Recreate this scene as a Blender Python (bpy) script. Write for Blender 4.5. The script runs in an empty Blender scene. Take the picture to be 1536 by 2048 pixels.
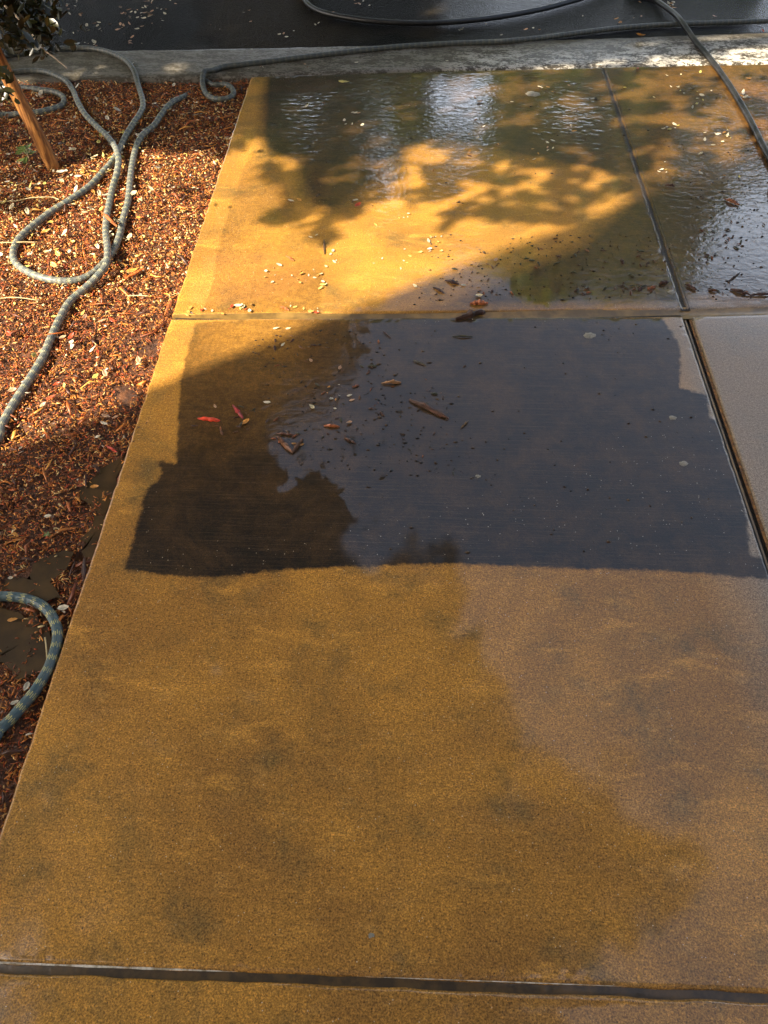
import bpy, math, numpy as np
from mathutils import Vector, Matrix

# ------------------------------------------------------------------ camera, sky, sun, exposure
C = bpy.context.scene.collection
SC = bpy.context.scene
CAM_H = 1.5
F = 1538.0                                   # focal length in photo pixels (photo is 1536 x 2048)
PITCH = math.atan(1928 / F)
YAW = math.radians(1.974)
cam = bpy.data.cameras.new('camera'); camo = bpy.data.objects.new('camera', cam); C.objects.link(camo)
cam.sensor_fit = 'VERTICAL'; cam.sensor_height = 24.0; cam.lens = F / 2048 * 24.0
cam.clip_start = 0.01; cam.clip_end = 500
camo.location = (0, 0, CAM_H)
camo.rotation_euler = (math.pi / 2 - PITCH, 0, YAW)
SC.camera = camo

SUN_EL = math.radians(42)
SHD = np.array([0.823, 0.568])               # direction shadows fall on the ground
K = 1 / math.tan(SUN_EL)
world = bpy.data.worlds.new('World'); SC.world = world; world.use_nodes = True
wn = world.node_tree
sky = wn.nodes.new('ShaderNodeTexSky'); sky.sky_type = 'NISHITA'; sky.sun_disc = False
sky.sun_elevation = SUN_EL; sky.sun_rotation = math.atan2(-SHD[0], -SHD[1]) % (2 * math.pi)
sky.dust_density = 6.0; sky.air_density = 1.0; sky.ozone_density = 0.4
_tc = wn.nodes.new('ShaderNodeTexCoord'); _sx = wn.nodes.new('ShaderNodeSeparateXYZ'); wn.links.new(_tc.outputs['Generated'], _sx.inputs[0])
_mr = wn.nodes.new('ShaderNodeMapRange'); _mr.interpolation_type = 'SMOOTHSTEP'; wn.links.new(_sx.outputs[2], _mr.inputs[0])
for _k, _v in ((1, .60), (2, .44), (3, 0.), (4, 1.)): _mr.inputs[_k].default_value = _v
_nz = wn.nodes.new('ShaderNodeTexNoise'); _nz.inputs['Scale'].default_value = 3.2; _nz.inputs['Detail'].default_value = 6; wn.links.new(_tc.outputs['Generated'], _nz.inputs['Vector'])
_ml = wn.nodes.new('ShaderNodeMath'); _ml.operation = 'MULTIPLY'; _my = wn.nodes.new('ShaderNodeMapRange'); _my.interpolation_type = 'SMOOTHSTEP'; wn.links.new(_sx.outputs[1], _my.inputs[0]); _my.inputs[1].default_value = .45; _my.inputs[2].default_value = .85
_m2 = wn.nodes.new('ShaderNodeMath'); _m2.operation = 'MULTIPLY'; wn.links.new(_mr.outputs[0], _m2.inputs[0]); wn.links.new(_my.outputs[0], _m2.inputs[1]); wn.links.new(_m2.outputs[0], _ml.inputs[0]); wn.links.new(_nz.outputs['Fac'], _ml.inputs[1])
_mx = wn.nodes.new('ShaderNodeMix'); _mx.data_type = 'RGBA'; wn.links.new(_ml.outputs[0], _mx.inputs[0]); wn.links.new(sky.outputs[0], _mx.inputs[6]); _mx.inputs[7].default_value = (17., 19.5, 24., 1)  # unseen bright cloud bank added low ahead to strengthen the wet reflections
_hs = wn.nodes.new('ShaderNodeHueSaturation'); _hs.inputs['Saturation'].default_value = .80; wn.links.new(_mx.outputs[2], _hs.inputs['Color']); wn.links.new(_hs.outputs[0], wn.nodes['Background'].inputs[0])
wn.nodes['Background'].inputs[1].default_value = 0.13
sun = bpy.data.lights.new('sun', 'SUN'); suno = bpy.data.objects.new('sun', sun); C.objects.link(suno)
sun.energy = 5.0; sun.angle = math.radians(0.55); sun.color = (1.0, 0.88, 0.70)
sd = Vector((SHD[0] * math.cos(SUN_EL), SHD[1] * math.cos(SUN_EL), -math.sin(SUN_EL)))
suno.rotation_euler = sd.to_track_quat('-Z', 'Y').to_euler(); suno.location = (-8, -6, 9)
SC.view_settings.view_transform = 'Standard'; SC.view_settings.look = 'None'
SC.view_settings.exposure = 1.46; SC.view_settings.gamma = 1.0

# ------------------------------------------------------------------ survey of the photograph
_Y = np.array([85, 1928, -F]); _Y /= np.linalg.norm(_Y)
_U = np.array([0, math.cos(PITCH), math.sin(PITCH)]); _X = np.cross(_Y, _U)
def G(x, y, z=0.0):
    """point of the place, at height z, that a photo pixel shows"""
    d = np.array([x - 768, 1024 - y, -F]); w = np.array([d @ _X, d @ _Y, d @ _U]); t = (CAM_H - z) / -w[2]
    return np.array([w[0] * t, w[1] * t, z])
def PIX(P):
    P = np.asarray(P, float) - [0, 0, CAM_H]
    c = P[:, :1] * _X + P[:, 1:2] * _Y + P[:, 2:3] * _U
    zz = np.where(c[:, 2] < -1e-3, -c[:, 2], 1e-3)
    q = np.stack([768 + F * c[:, 0] / zz, 1024 - F * c[:, 1] / zz], 1)
    q[c[:, 2] >= -1e-3] = 1e6
    return q
def inpoly(pts, poly):
    poly = np.asarray(poly, float); x, y = pts[:, 0], pts[:, 1]; ins = np.zeros(len(pts), bool)
    for i in range(len(poly)):
        x0, y0 = poly[i]; x1, y1 = poly[i - 1]
        if y0 == y1: continue
        ins ^= ((y0 > y) != (y1 > y)) & (x < (x1 - x0) * (y - y0) / (y1 - y0) + x0)
    return ins
def sdist(pts, poly):
    poly = np.asarray(poly, float); d = np.full(len(pts), 1e9)
    for i in range(len(poly)):
        a = poly[i - 1]; b = poly[i]; ab = b - a; L = ab @ ab
        if L < 1e-12: continue
        t = np.clip(((pts - a) @ ab) / L, 0, 1)
        d = np.minimum(d, np.hypot(*(pts - a - t[:, None] * ab).T))
    return np.where(inpoly(pts, poly), d, -d)
def gp(poly): return [tuple(G(*q)[:2]) for q in poly]      # photo polygon -> ground polygon
rng = np.random.default_rng(7)

# ------------------------------------------------------------------ node and material helpers
class NT:
    def __init__(s, name):
        s.m = bpy.data.materials.new(name); s.m.use_nodes = True; s.t = s.m.node_tree
        s.b = s.t.nodes['Principled BSDF']; s.co = s.n('ShaderNodeTexCoord').outputs['Object']
    def n(s, t, **k):
        o = s.t.nodes.new(t)
        for a, v in k.items(): setattr(o, a, v)
        return o
    def l(s, a, b):
        if isinstance(a, (int, float)): b.default_value = a
        elif isinstance(a, (tuple, list)): b.default_value = tuple(a) + ((1,) if len(a) == 3 and len(b.default_value) == 4 else ())
        else: s.t.links.new(a, b)
    def noise(s, scale, detail=3, rough=.55, vec=None, stretch=None, dist=0):
        v = vec or s.co
        if stretch:
            mp = s.n('ShaderNodeMapping'); mp.inputs['Scale'].default_value = stretch; s.l(v, mp.inputs[0]); v = mp.outputs[0]
        o = s.n('ShaderNodeTexNoise'); s.l(v, o.inputs['Vector']); s.l(scale, o.inputs['Scale']); s.l(detail, o.inputs['Detail'])
        s.l(rough, o.inputs['Roughness']); s.l(dist, o.inputs['Distortion']); return o.outputs['Fac']
    def voro(s, scale, feature='F1', out='Distance', vec=None):
        o = s.n('ShaderNodeTexVoronoi', feature=feature); s.l(vec or s.co, o.inputs['Vector']); s.l(scale, o.inputs['Scale']); return o.outputs[out]
    def ramp(s, f, a, b, lo=0., hi=1., smooth=True):
        o = s.n('ShaderNodeMapRange', interpolation_type='SMOOTHSTEP' if smooth else 'LINEAR'); s.l(f, o.inputs['Value'])
        for k, v in (('From Min', a), ('From Max', b), ('To Min', lo), ('To Max', hi)): s.l(v, o.inputs[k])
        return o.outputs['Result']
    def math(s, op, a, b=0.):
        o = s.n('ShaderNodeMath', operation=op); s.l(a, o.inputs[0]); s.l(b, o.inputs[1]); return o.outputs[0]
    def mix(s, f, a, b, mode='MIX'):
        o = s.n('ShaderNodeMix', data_type='RGBA', blend_type=mode); s.l(f, o.inputs[0]); s.l(a, o.inputs[6]); s.l(b, o.inputs[7]); return o.outputs[2]
    def attr(s, name, col=False):
        o = s.n('ShaderNodeAttribute', attribute_name=name); return o.outputs['Color' if col else 'Fac']
    def bump(s, h, dist, strength=1., normal=None):
        o = s.n('ShaderNodeBump'); s.l(h, o.inputs['Height']); s.l(dist, o.inputs['Distance']); s.l(strength, o.inputs['Strength'])
        if normal is not None: s.l(normal, o.inputs['Normal'])
        return o.outputs[0]
    def set(s, **k):
        names = dict(color='Base Color', rough='Roughness', coat='Coat Weight', crough='Coat Roughness', normal='Normal', cnormal='Coat Normal', spec='Specular IOR Level', metal='Metallic', cior='Coat IOR')
        for a, v in k.items(): s.l(v, s.b.inputs[names[a]])
        return s.m

def mat_concrete():
    t = NT('wet_stained_concrete')
    dsd, dstr, film, rust, grainy = (t.attr(a) for a in ('dirt_shade_edge', 'dirt_shade_amount', 'film', 'rust', 'grainy'))
    big = t.noise(1.7, 5, .6, dist=.6); mid = t.noise(6.5, 5, .65); mid2 = t.noise(14, 4, .6, stretch=(1, 1.8, 1))
    grain = t.noise(300, 2, .75); grain2 = t.noise(120, 3, .75); pits = t.voro(210)
    col = t.mix(t.ramp(big, .34, .66), (.31, .145, .027), (.53, .250, .037))
    col = t.mix(t.ramp(mid, .50, .72, 0, .75), col, (.155, .10, .030))                 # olive grey staining
    col = t.mix(t.ramp(mid2, .54, .74, 0, .5), col, (.52, .27, .065))
    col = t.mix(t.ramp(t.noise(2.6, 9, .74, dist=.9), .50, .70, 0, .55), col, (.15, .10, .032))
    tr_ = t.noise(5, 6, .7, stretch=(1, 3.2, 1), dist=.4); col = t.mix(t.ramp(tr_, .54, .66, 0, .6), col, (.62, .30, .05))
    br_ = t.noise(7, 4, .75, stretch=(.4, 40, 1)); col = t.mix(t.ramp(br_, .56, .8, 0, .28), col, (.60, .36, .12))
    col = t.mix(rust, col, (.52, .22, .055))
    col = t.mix(t.attr('pale'), col, (.25, .215, .17))
    # dirt crust not washed off yet; on the far slabs also painted shade
    en = t.noise(26, 4, .7); en2 = t.noise(90, 2, .6)
    e = t.math('ADD', dsd, t.math('MULTIPLY', t.math('SUBTRACT', en, .5), .022))
    e = t.math('ADD', e, t.math('MULTIPLY', t.math('SUBTRACT', en2, .5), .012))
    mott = t.ramp(t.noise(48, 4, .8), .38, .60, .15, 1.)
    dm = t.math('MULTIPLY', t.math('MULTIPLY', t.ramp(e, -.006, .007), dstr), t.math('ADD', dstr, t.math('MULTIPLY', mott, t.math('SUBTRACT', 1., dstr))))
    patchy = t.math('MAXIMUM', t.ramp(t.noise(9, 6, .75), .40, .68), t.ramp(t.noise(3.4, 6, .72, dist=.5), .50, .66))
    streak = t.noise(8, 4, .7, stretch=(.5, 34, 1))
    dirt = t.mix(patchy, (.005, .003, .001), (.046, .023, .006))
    dirt = t.mix(t.ramp(streak, .48, .75, 0, .6), dirt, (.10, .062, .028))
    col = t.mix(dm, col, dirt)
    g = t.ramp(grain, .3, .7, .25, 1.8, False)
    g2 = t.ramp(grain2, .3, .7, .6, 1.4, False)
    gg = t.math('MULTIPLY', g, g2)
    gg = t.math('ADD', 1., t.math('MULTIPLY', t.math('SUBTRACT', gg, 1.), t.math('ADD', .25, t.math('MULTIPLY', grainy, .65))))
    gray = t.n('ShaderNodeCombineColor')
    for i in range(3): t.l(gg, gray.inputs[i])
    col = t.mix(1., col, gray.outputs[0], 'MULTIPLY')
    col = t.mix(t.ramp(t.voro(62), .05, .11, .8, 0), col, (.02, .014, .009))           # small pits
    spk = t.math('MULTIPLY', t.ramp(t.voro(95), .07, .11, 1, 0), t.ramp(t.noise(40, 1), .52, .57))
    spk = t.math('MULTIPLY', spk, t.ramp(film, .1, .4, 1, 0)); col = t.mix(spk, col, (.75, .62, .42))                                              # exposed sand grains, their sparkle painted in as pale colour
    bh = t.math('MULTIPLY', t.math('ADD', grain, grain2), t.math('ADD', .2, grainy))
    bn = t.bump(bh, .0016, .8)
    # water film on top: rough where the grains poke through, mirror where it pools
    inv = t.math('SUBTRACT', 1., film)
    ch = t.math('MULTIPLY', t.math('ADD', grain, t.math('MULTIPLY', grain2, 1.2)), t.math('MULTIPLY', t.math('MULTIPLY', inv, inv), t.math('ADD', .12, grainy)))
    cn = t.bump(ch, .00002, 1.)
    rip = t.attr('ripple')
    r1 = t.noise(24, 3, .5, stretch=(1, 1.7, 1), dist=.8); r2 = t.noise(80, 3, .6, stretch=(.8, 1.4, 1))
    wv = t.n('ShaderNodeTexWave', bands_direction='X'); t.l(t.co, wv.inputs['Vector']); wv.inputs['Scale'].default_value = 11; wv.inputs['Distortion'].default_value = 9; wv.inputs['Detail'].default_value = 2; wv.inputs['Detail Scale'].default_value = .6
    rh = t.math('ADD', t.math('ADD', r1, t.math('MULTIPLY', r2, .14)), t.math('MULTIPLY', t.math('MULTIPLY', wv.outputs['Fac'], t.attr('flow')), .09))
    cn = t.bump(t.math('MULTIPLY', rh, rip), .0019, 1., cn)
    bn = t.bump(t.math('MULTIPLY', rh, rip), .0035, .8, bn)
    cr = t.ramp(film, 0, 1, .025, .006, False)
    return t.set(color=col, rough=.55, spec=.25, coat=1., cior=1.57, crough=cr, normal=bn, cnormal=cn)

def mat_simple(name, c1, c2, scale=20, rough=.7, coat=0., crough=.1, bump=0., bscale=120, stretch=None, **k):
    t = NT(name)
    col = t.mix(t.ramp(t.noise(scale, 4, .65, stretch=stretch), .35, .65), c1, c2)
    t.set(color=col, rough=rough, coat=coat, crough=crough, **k)
    if bump:
        nb = t.bump(t.noise(bscale, 3, .6, stretch=stretch), bump); t.set(normal=nb, cnormal=nb)
    return t.m
def mat_vcol(name, rough=.6, coat=0., crough=.15, sub=0.):
    t = NT(name)
    col = t.attr('col', True); v = t.ramp(t.noise(160, 3, .7), .3, .7, .7, 1.25, False)
    gray = t.n('ShaderNodeCombineColor')
    for i in range(3): t.l(v, gray.inputs[i])
    t.set(color=t.mix(1., col, gray.outputs[0], 'MULTIPLY'), rough=rough, coat=coat, crough=crough)
    return t.m
def mat_leafy(name, c1, c2, trans=.35, rough=.4):
    t = NT(name)
    oi = t.attr('rnd'); col = t.mix(oi, c1, c2)
    t.set(color=col, rough=rough)
    tr = t.n('ShaderNodeBsdfTranslucent'); t.l(t.mix(1., col, (1., 1.15, .55), 'MULTIPLY'), tr.inputs[0])
    ms = t.n('ShaderNodeMixShader'); ms.inputs[0].default_value = trans
    t.t.links.new(t.b.outputs[0], ms.inputs[1]); t.t.links.new(tr.outputs[0], ms.inputs[2])
    t.t.links.new(ms.outputs[0], t.t.nodes['Material Output'].inputs['Surface'])
    return t.m

def mat_asphalt():
    t = NT('wet_asphalt')
    worn = t.attr('worn'); g = t.noise(190, 3, .7); g2 = t.voro(120)
    col = t.mix(t.ramp(g, .35, .7), (.003, .003, .003), (.011, .0105, .010))
    col = t.mix(t.math('MULTIPLY', worn, t.ramp(g, .3, .6)), col, (.060, .046, .030))
    col = t.mix(t.ramp(t.noise(2.2, 3), .5, .7, 0, .35), col, (.05, .04, .026))
    h = t.math('ADD', t.math('ADD', g, t.math('MULTIPLY', g2, 1.5)), t.math('MULTIPLY', t.noise(42, 4, .7), 2.5))
    rg = t.math('ADD', .55, worn)
    nb = t.bump(t.math('MULTIPLY', h, rg), .012, 1.)
    cn = t.bump(t.math('MULTIPLY', h, rg), .0035, 1.)
    return t.set(color=col, rough=.7, spec=.06, coat=t.math('SUBTRACT', t.math('ADD', .05, t.math('MULTIPLY', t.attr('wet'), .42)), t.math('MULTIPLY', worn, .25)), crough=t.math('SUBTRACT', .26, t.math('MULTIPLY', t.attr('wet'), .18)), cior=t.math('ADD', 1.34, t.math('MULTIPLY', t.attr('wet'), .16)), normal=nb, cnormal=cn)

def mat_kerb():
    t = NT('weathered_kerb_concrete')
    a = t.noise(9, 6, .75, stretch=(1, 2.2, 1)); b = t.noise(55, 4, .7, stretch=(1, 1.8, 1)); big = t.noise(1.3, 2)
    wet = t.attr('wet')
    f = t.math('ADD', t.math('MULTIPLY', a, .6), t.math('MULTIPLY', b, .4))
    f = t.ramp(f, .47, .54)
    f = t.math('MULTIPLY', f, t.attr('clean_lit'))
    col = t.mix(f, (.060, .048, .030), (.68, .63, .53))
    col = t.mix(t.ramp(t.noise(150, 2), .4, .7, 0, .4), col, (.11, .09, .06))
    nb = t.bump(b, .004, .8)
    return t.set(color=col, rough=.6, spec=.3, coat=wet, crough=.12, normal=nb, cnormal=nb)

def mat_hose():
    t = NT('striped_blue_rubber')
    uv = t.n('ShaderNodeUVMap', uv_map='UVMap').outputs[0]
    sp = t.n('ShaderNodeSeparateXYZ'); t.l(uv, sp.inputs[0]); u, v = sp.outputs[0], sp.outputs[1]
    fu = t.math('FRACT', t.math('DIVIDE', u, .030)); fv = t.math('FRACT', t.math('MULTIPLY', v, 18))
    # in each ring the neighbouring dashes are shifted a little
    row = t.math('FRACT', t.math('MULTIPLY', t.math('FLOOR', t.math('MULTIPLY', v, 18)), .5))
    fu = t.math('FRACT', t.math('ADD', fu, t.math('MULTIPLY', row, .22)))
    m = t.math('MULTIPLY', t.math('LESS_THAN', fu, .36), t.math('LESS_THAN', fv, .52))
    wear = t.ramp(t.noise(30, 4, .7), .3, .62, .35, 1.)
    base = t.mix(t.ramp(t.noise(18, 4), .4, .65), (.055, .100, .115), (.085, .125, .13))
    base = t.mix(t.ramp(t.noise(120, 3), .5, .75, 0, .6), base, (.15, .15, .125))
    col = t.mix(t.math('MULTIPLY', m, wear), base, (.52, .47, .16))
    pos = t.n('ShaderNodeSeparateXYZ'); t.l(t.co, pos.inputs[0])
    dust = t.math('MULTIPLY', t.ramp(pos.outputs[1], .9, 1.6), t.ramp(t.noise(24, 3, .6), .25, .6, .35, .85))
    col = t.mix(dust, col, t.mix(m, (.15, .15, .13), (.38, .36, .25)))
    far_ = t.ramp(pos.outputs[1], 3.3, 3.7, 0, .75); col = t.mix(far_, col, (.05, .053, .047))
    h = t.math('SINE', t.math('MULTIPLY', v, 2 * math.pi * 18))
    rib = t.math('SINE', t.math('MULTIPLY', u, 2 * math.pi / .015))
    nb = t.bump(t.math('ADD', t.math('MULTIPLY', h, .5), rib), .0006, .6)
    return t.set(color=col, rough=.48, spec=.4, coat=.25, crough=.25, normal=nb)

MAT = {}
MAT['concrete'] = mat_concrete(); MAT['asphalt'] = mat_asphalt(); MAT['kerb'] = mat_kerb(); MAT['hose'] = mat_hose()
MAT['black'] = mat_simple('black_rubber', (.008, .008, .009), (.02, .019, .018), 40, .45, coat=.3, crough=.25, bump=.0012, bscale=90)
MAT['joint'] = mat_simple('muddy_joint_water', (.04, .023, .006), (.10, .055, .014), 30, .5, coat=.6, crough=.04, bump=.0007, bscale=60)
MAT['lip_glint'] = mat_simple('pale_lip_highlight', (.75, .66, .52), (.30, .22, .12), 70, .3, coat=1., crough=.15, bump=.001, bscale=150)  # wet highlight of the joint lip, painted as a pale strip
MAT['rust'] = mat_simple('rusty_silt', (.30, .13, .02), (.10, .04, .01), 90, .7, bump=.003, bscale=140)
MAT['jointpale'] = mat_simple('silty_groove_water', (.12, .07, .018), (.26, .15, .035), 12, .5, coat=.5, crough=.15, bump=.0006, bscale=50)
MAT['joint_mud_shadow'] = mat_simple('dark_joint_mud_shadow', (.008, .005, .003), (.03, .016, .006), 60, .7, coat=.1, crough=.3, bump=.003, bscale=120)
MAT['soil'] = mat_simple('dark_wet_soil', (.04, .014, .005), (.13, .045, .012), 45, .8, coat=.3, crough=.3, bump=.006, bscale=90)
MAT['mud'] = mat_simple('muddy_puddle_water', (.038, .021, .005), (.07, .038, .009), 16, .5, coat=.35, crough=.03, bump=.001, bscale=14)
MAT['mulch'] = mat_vcol('wet_shredded_bark', .55, coat=.15, crough=.25)
MAT['litter'] = mat_vcol('leaf_litter', .5, coat=.3, crough=.2)
MAT['wood'] = mat_simple('orange_weathered_pole_wood', (.15, .055, .013), (.48, .21, .05), 11, .6, bump=.003, bscale=30, stretch=(7, 7, .6))
MAT['bark'] = mat_simple('grey_brown_tree_bark', (.05, .035, .025), (.14, .10, .07), 12, .85, bump=.02, bscale=18, stretch=(3, 3, .6))
MAT['oak'] = mat_leafy('oak_foliage', (.020, .035, .008), (.075, .095, .018))
MAT['young'] = mat_leafy('young_oak_foliage', (.004, .006, .002), (.030, .028, .007), .2, .3)
MAT['far'] = mat_leafy('street_tree_foliage', (.12, .16, .010), (.38, .38, .025), .45)
MAT['plaster'] = mat_simple('tan_stucco', (.36, .30, .22), (.44, .37, .28), 8, .85, bump=.004)
MAT['roof'] = mat_simple('brown_shingles', (.09, .06, .045), (.15, .10, .08), 14, .85, bump=.01, bscale=30)
MAT['paint'] = mat_simple('cream_paint', (.62, .58, .5), (.68, .64, .55), 5, .5)
MAT['glass'] = mat_simple('dark_window_glass', (.02, .025, .03), (.03, .035, .04), 3, .05)
MAT['lawn'] = mat_simple('dry_lawn', (.06, .075, .02), (.13, .11, .035), 8, .9, bump=.02, bscale=90)
MAT['straw'] = mat_simple('dry_straw', (.50, .38, .17), (.66, .52, .28), 40, .6)
MAT['twig'] = mat_simple('pale_dead_twig', (.30, .22, .14), (.5, .4, .28), 60, .6)

# ------------------------------------------------------------------ mesh helpers
def mesh(name, V, Fc, mat=None, smooth=False):
    me = bpy.data.meshes.new(name)
    V = np.asarray(V, np.float32)
    if isinstance(Fc, np.ndarray):
        n, k = Fc.shape
        me.vertices.add(len(V)); me.vertices.foreach_set('co', V.ravel())
        me.loops.add(n * k); me.loops.foreach_set('vertex_index', Fc.astype(np.int32).ravel())
        me.polygons.add(n); me.polygons.foreach_set('loop_start', np.arange(0, n * k, k, dtype=np.int32))
        me.polygons.foreach_set('loop_total', np.full(n, k, np.int32))
    else:
        me.from_pydata([tuple(map(float, v)) for v in V], [], [tuple(int(i) for i in f) for f in Fc])
    me.update(calc_edges=True)
    if smooth: me.polygons.foreach_set('use_smooth', [True] * len(me.polygons))
    if mat: me.materials.append(MAT[mat])
    return me
def fattr(me, name, a):
    at = me.attributes.new(name, 'FLOAT', 'POINT'); at.data.foreach_set('value', np.asarray(a, np.float32))
def cattr(me, name, a):
    at = me.attributes.new(name, 'FLOAT_COLOR', 'POINT')
    a = np.asarray(a, np.float32); a = np.concatenate([a, np.ones((len(a), 1), np.float32)], 1); at.data.foreach_set('color', a.ravel())
def link(name, me, parent=None, loc=None):
    o = bpy.data.objects.new(name, me); C.objects.link(o)
    if parent: o.parent = parent
    if loc is not None: o.location = loc
    return o
def tag(o, label=None, cat=None, group=None, kind=None):
    for k, v in (('label', label), ('category', cat), ('group', group), ('kind', kind)):
        if v: o[k] = v
    return o
def thing(name, label, cat, loc=(0, 0, 0), group=None):
    return tag(link(name, None, loc=loc), label, cat, group)
def box(V, Fc, x0, x1, y0, y1, z0, z1):
    b = len(V); V += [(x, y, z) for z in (z0, z1) for y in (y0, y1) for x in (x0, x1)]
    Fc += [tuple(b + i for i in f) for f in ((0, 2, 3, 1), (4, 5, 7, 6), (0, 1, 5, 4), (2, 6, 7, 3), (0, 4, 6, 2), (1, 3, 7, 5))]
def boxobj(name, dims, mat, parent=None):
    V, Fc = [], []
    for d in dims: box(V, Fc, *d)
    return link(name, mesh(name, V, Fc, mat), parent)
def catmull(P, step):
    P = np.asarray(P, float); Q = np.vstack([2 * P[0] - P[1], P, 2 * P[-1] - P[-2]]); out = []
    for i in range(1, len(Q) - 2):
        a, b, c, d = Q[i - 1:i + 3]; n = max(2, int(np.linalg.norm(c - b) / step))
        t = np.linspace(0, 1, n, endpoint=False)[:, None]
        out.append(.5 * ((2 * b) + (c - a) * t + (2 * a - 5 * b + 4 * c - d) * t ** 2 + (3 * b - a - 3 * c + d) * t ** 3))
    return np.vstack(out + [P[-1:]])
def tube(name, path, rad, mat, sides=16, parent=None, cap=True):
    P = np.asarray(path, float); n = len(P); R = np.broadcast_to(np.asarray(rad, float), (n,))
    T = np.gradient(P, axis=0); T /= np.linalg.norm(T, axis=1)[:, None] + 1e-12
    ref = np.array([0, 0, 1.]) if abs(T[0][2]) < .9 else np.array([1., 0, 0])
    s = np.cross(T, ref); s /= np.linalg.norm(s, axis=1)[:, None] + 1e-9; u = np.cross(s, T)
    an = np.linspace(0, 2 * np.pi, sides, endpoint=False)
    V = P[:, None] + R[:, None, None] * (np.cos(an)[None, :, None] * s[:, None] + np.sin(an)[None, :, None] * u[:, None])
    V = V.reshape(-1, 3); i = np.arange(n - 1)[:, None] * sides; j = np.arange(sides)[None]; j2 = (j + 1) % sides
    Fq = np.stack([i + j, i + j2, i + sides + j2, i + sides + j], -1).reshape(-1, 4)
    me = mesh(name, V, Fq, mat, True)
    L = np.concatenate([[0], np.cumsum(np.linalg.norm(np.diff(P, axis=0), axis=1))])
    uv = me.uv_layers.new(name='UVMap')
    U0 = np.broadcast_to(L[:-1, None], (n - 1, sides)).ravel(); U1 = np.broadcast_to(L[1:, None], (n - 1, sides)).ravel()
    v0 = np.broadcast_to(np.arange(sides) / sides, (n - 1, sides)).ravel(); v1 = v0 + 1 / sides
    uv.data.foreach_set('uv', np.stack([U0, v0, U0, v1, U1, v1, U1, v0], 1).astype(np.float32).ravel())
    if cap:
        import bmesh
        bm = bmesh.new(); bm.from_mesh(me); bmesh.ops.holes_fill(bm, edges=[e for e in bm.edges if e.is_boundary], sides=0); bm.to_mesh(me); bm.free()
    return link(name, me, parent)
def vnoise(x, y, s, seed=0):
    r = np.random.default_rng(seed).random((64, 64)); x = np.asarray(x) * s; y = np.asarray(y) * s
    i = np.floor(x).astype(int); j = np.floor(y).astype(int); fx = x - i; fy = y - j
    fx = fx * fx * (3 - 2 * fx); fy = fy * fy * (3 - 2 * fy); g = lambda a, b: r[a % 64, b % 64]
    return (g(i, j) * (1 - fx) + g(i + 1, j) * fx) * (1 - fy) + (g(i, j + 1) * (1 - fx) + g(i + 1, j + 1) * fx) * fy

# ------------------------------------------------------------------ setting: ground, street, kerb
KX = [-6, -1.94, -.78, .10, .67, 1.75, 6]
def kerb_lo(x): return np.interp(x, [-6, -1.9, -.75, .1, 1.66, 6], [3.50, 3.60, 3.715, 3.81, 3.94, 4.25])
def kerb_hi(x): return np.interp(x, [-6, -1.94, -.78, .18, .67, 1.75, 6], [3.72, 3.93, 4.02, 4.11, 4.17, 4.30, 4.75])
def bed_z(x, y):
    return -.030 + .014 * (vnoise(x + 9, y, 5, 3) - .5) + .012 * (vnoise(x + 9, y, 17, 4) - .5) + .02 * np.clip((-.9 - x), 0, 1.5)
def ground_z(x, y):
    x = np.asarray(x, float); y = np.asarray(y, float)
    z = np.where(y > kerb_hi(x), -.004, 0.0)
    return np.where((x < -.735) & (y < kerb_lo(x)), bed_z(x, y) + .008, z)

def grid(name, xs, ys, zf, mat, smooth=True):
    Xg, Yg = np.meshgrid(xs, ys); z = zf(Xg, Yg); V = np.stack([Xg, Yg, z], -1).reshape(-1, 3)
    nx, ny = len(xs), len(ys); i = np.arange(ny - 1)[:, None] * nx + np.arange(nx - 1)[None]
    return mesh(name, V, np.stack([i, i + 1, i + nx + 1, i + nx], -1).reshape(-1, 4), mat, smooth), V
me, V = grid('ground', [-90, -20, 20, 90], [-90, -20, 20, 90], lambda x, y: x * 0 - .16, 'lawn'); tag(link('ground', me), kind='structure')
# street
xs = np.concatenate([[-40, -12], np.linspace(-6, 6, 121), [12, 40]]); ts = np.concatenate([np.linspace(0, .3, 31), [.45, .7, 1.]])
Xg = np.repeat(xs[None], len(ts), 0); lo = kerb_hi(Xg) - .005; Yg = lo + (12.5 - lo) * ts[:, None]
V = np.stack([Xg, Yg, np.full_like(Xg, -.006) - .0 * Yg], -1).reshape(-1, 3); nx = len(xs)
i = np.arange(len(ts) - 1)[:, None] * nx + np.arange(nx - 1)[None]
me = mesh('street', V, np.stack([i, i + 1, i + nx + 1, i + nx], -1).reshape(-1, 4), 'asphalt', True)
worn = np.clip(sdist(V[:, :2], gp([(420, -30), (600, -30), (640, 30), (700, 60), (690, 98), (520, 106), (440, 100), (400, 50)])) / .06 + .3, 0, 1)
worn2 = np.clip(sdist(V[:, :2], gp([(862, -30), (905, -30), (900, 40), (880, 70), (850, 70)])) / .06 + .3, 0, .8)
fattr(me, 'worn', np.maximum(worn, worn2)); fattr(me, 'wet', np.interp(V[:, 0], [-.0, .2, 1.1, 1.5], [0, .8, .8, 1.3])); tag(link('street', me), kind='structure')
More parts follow.
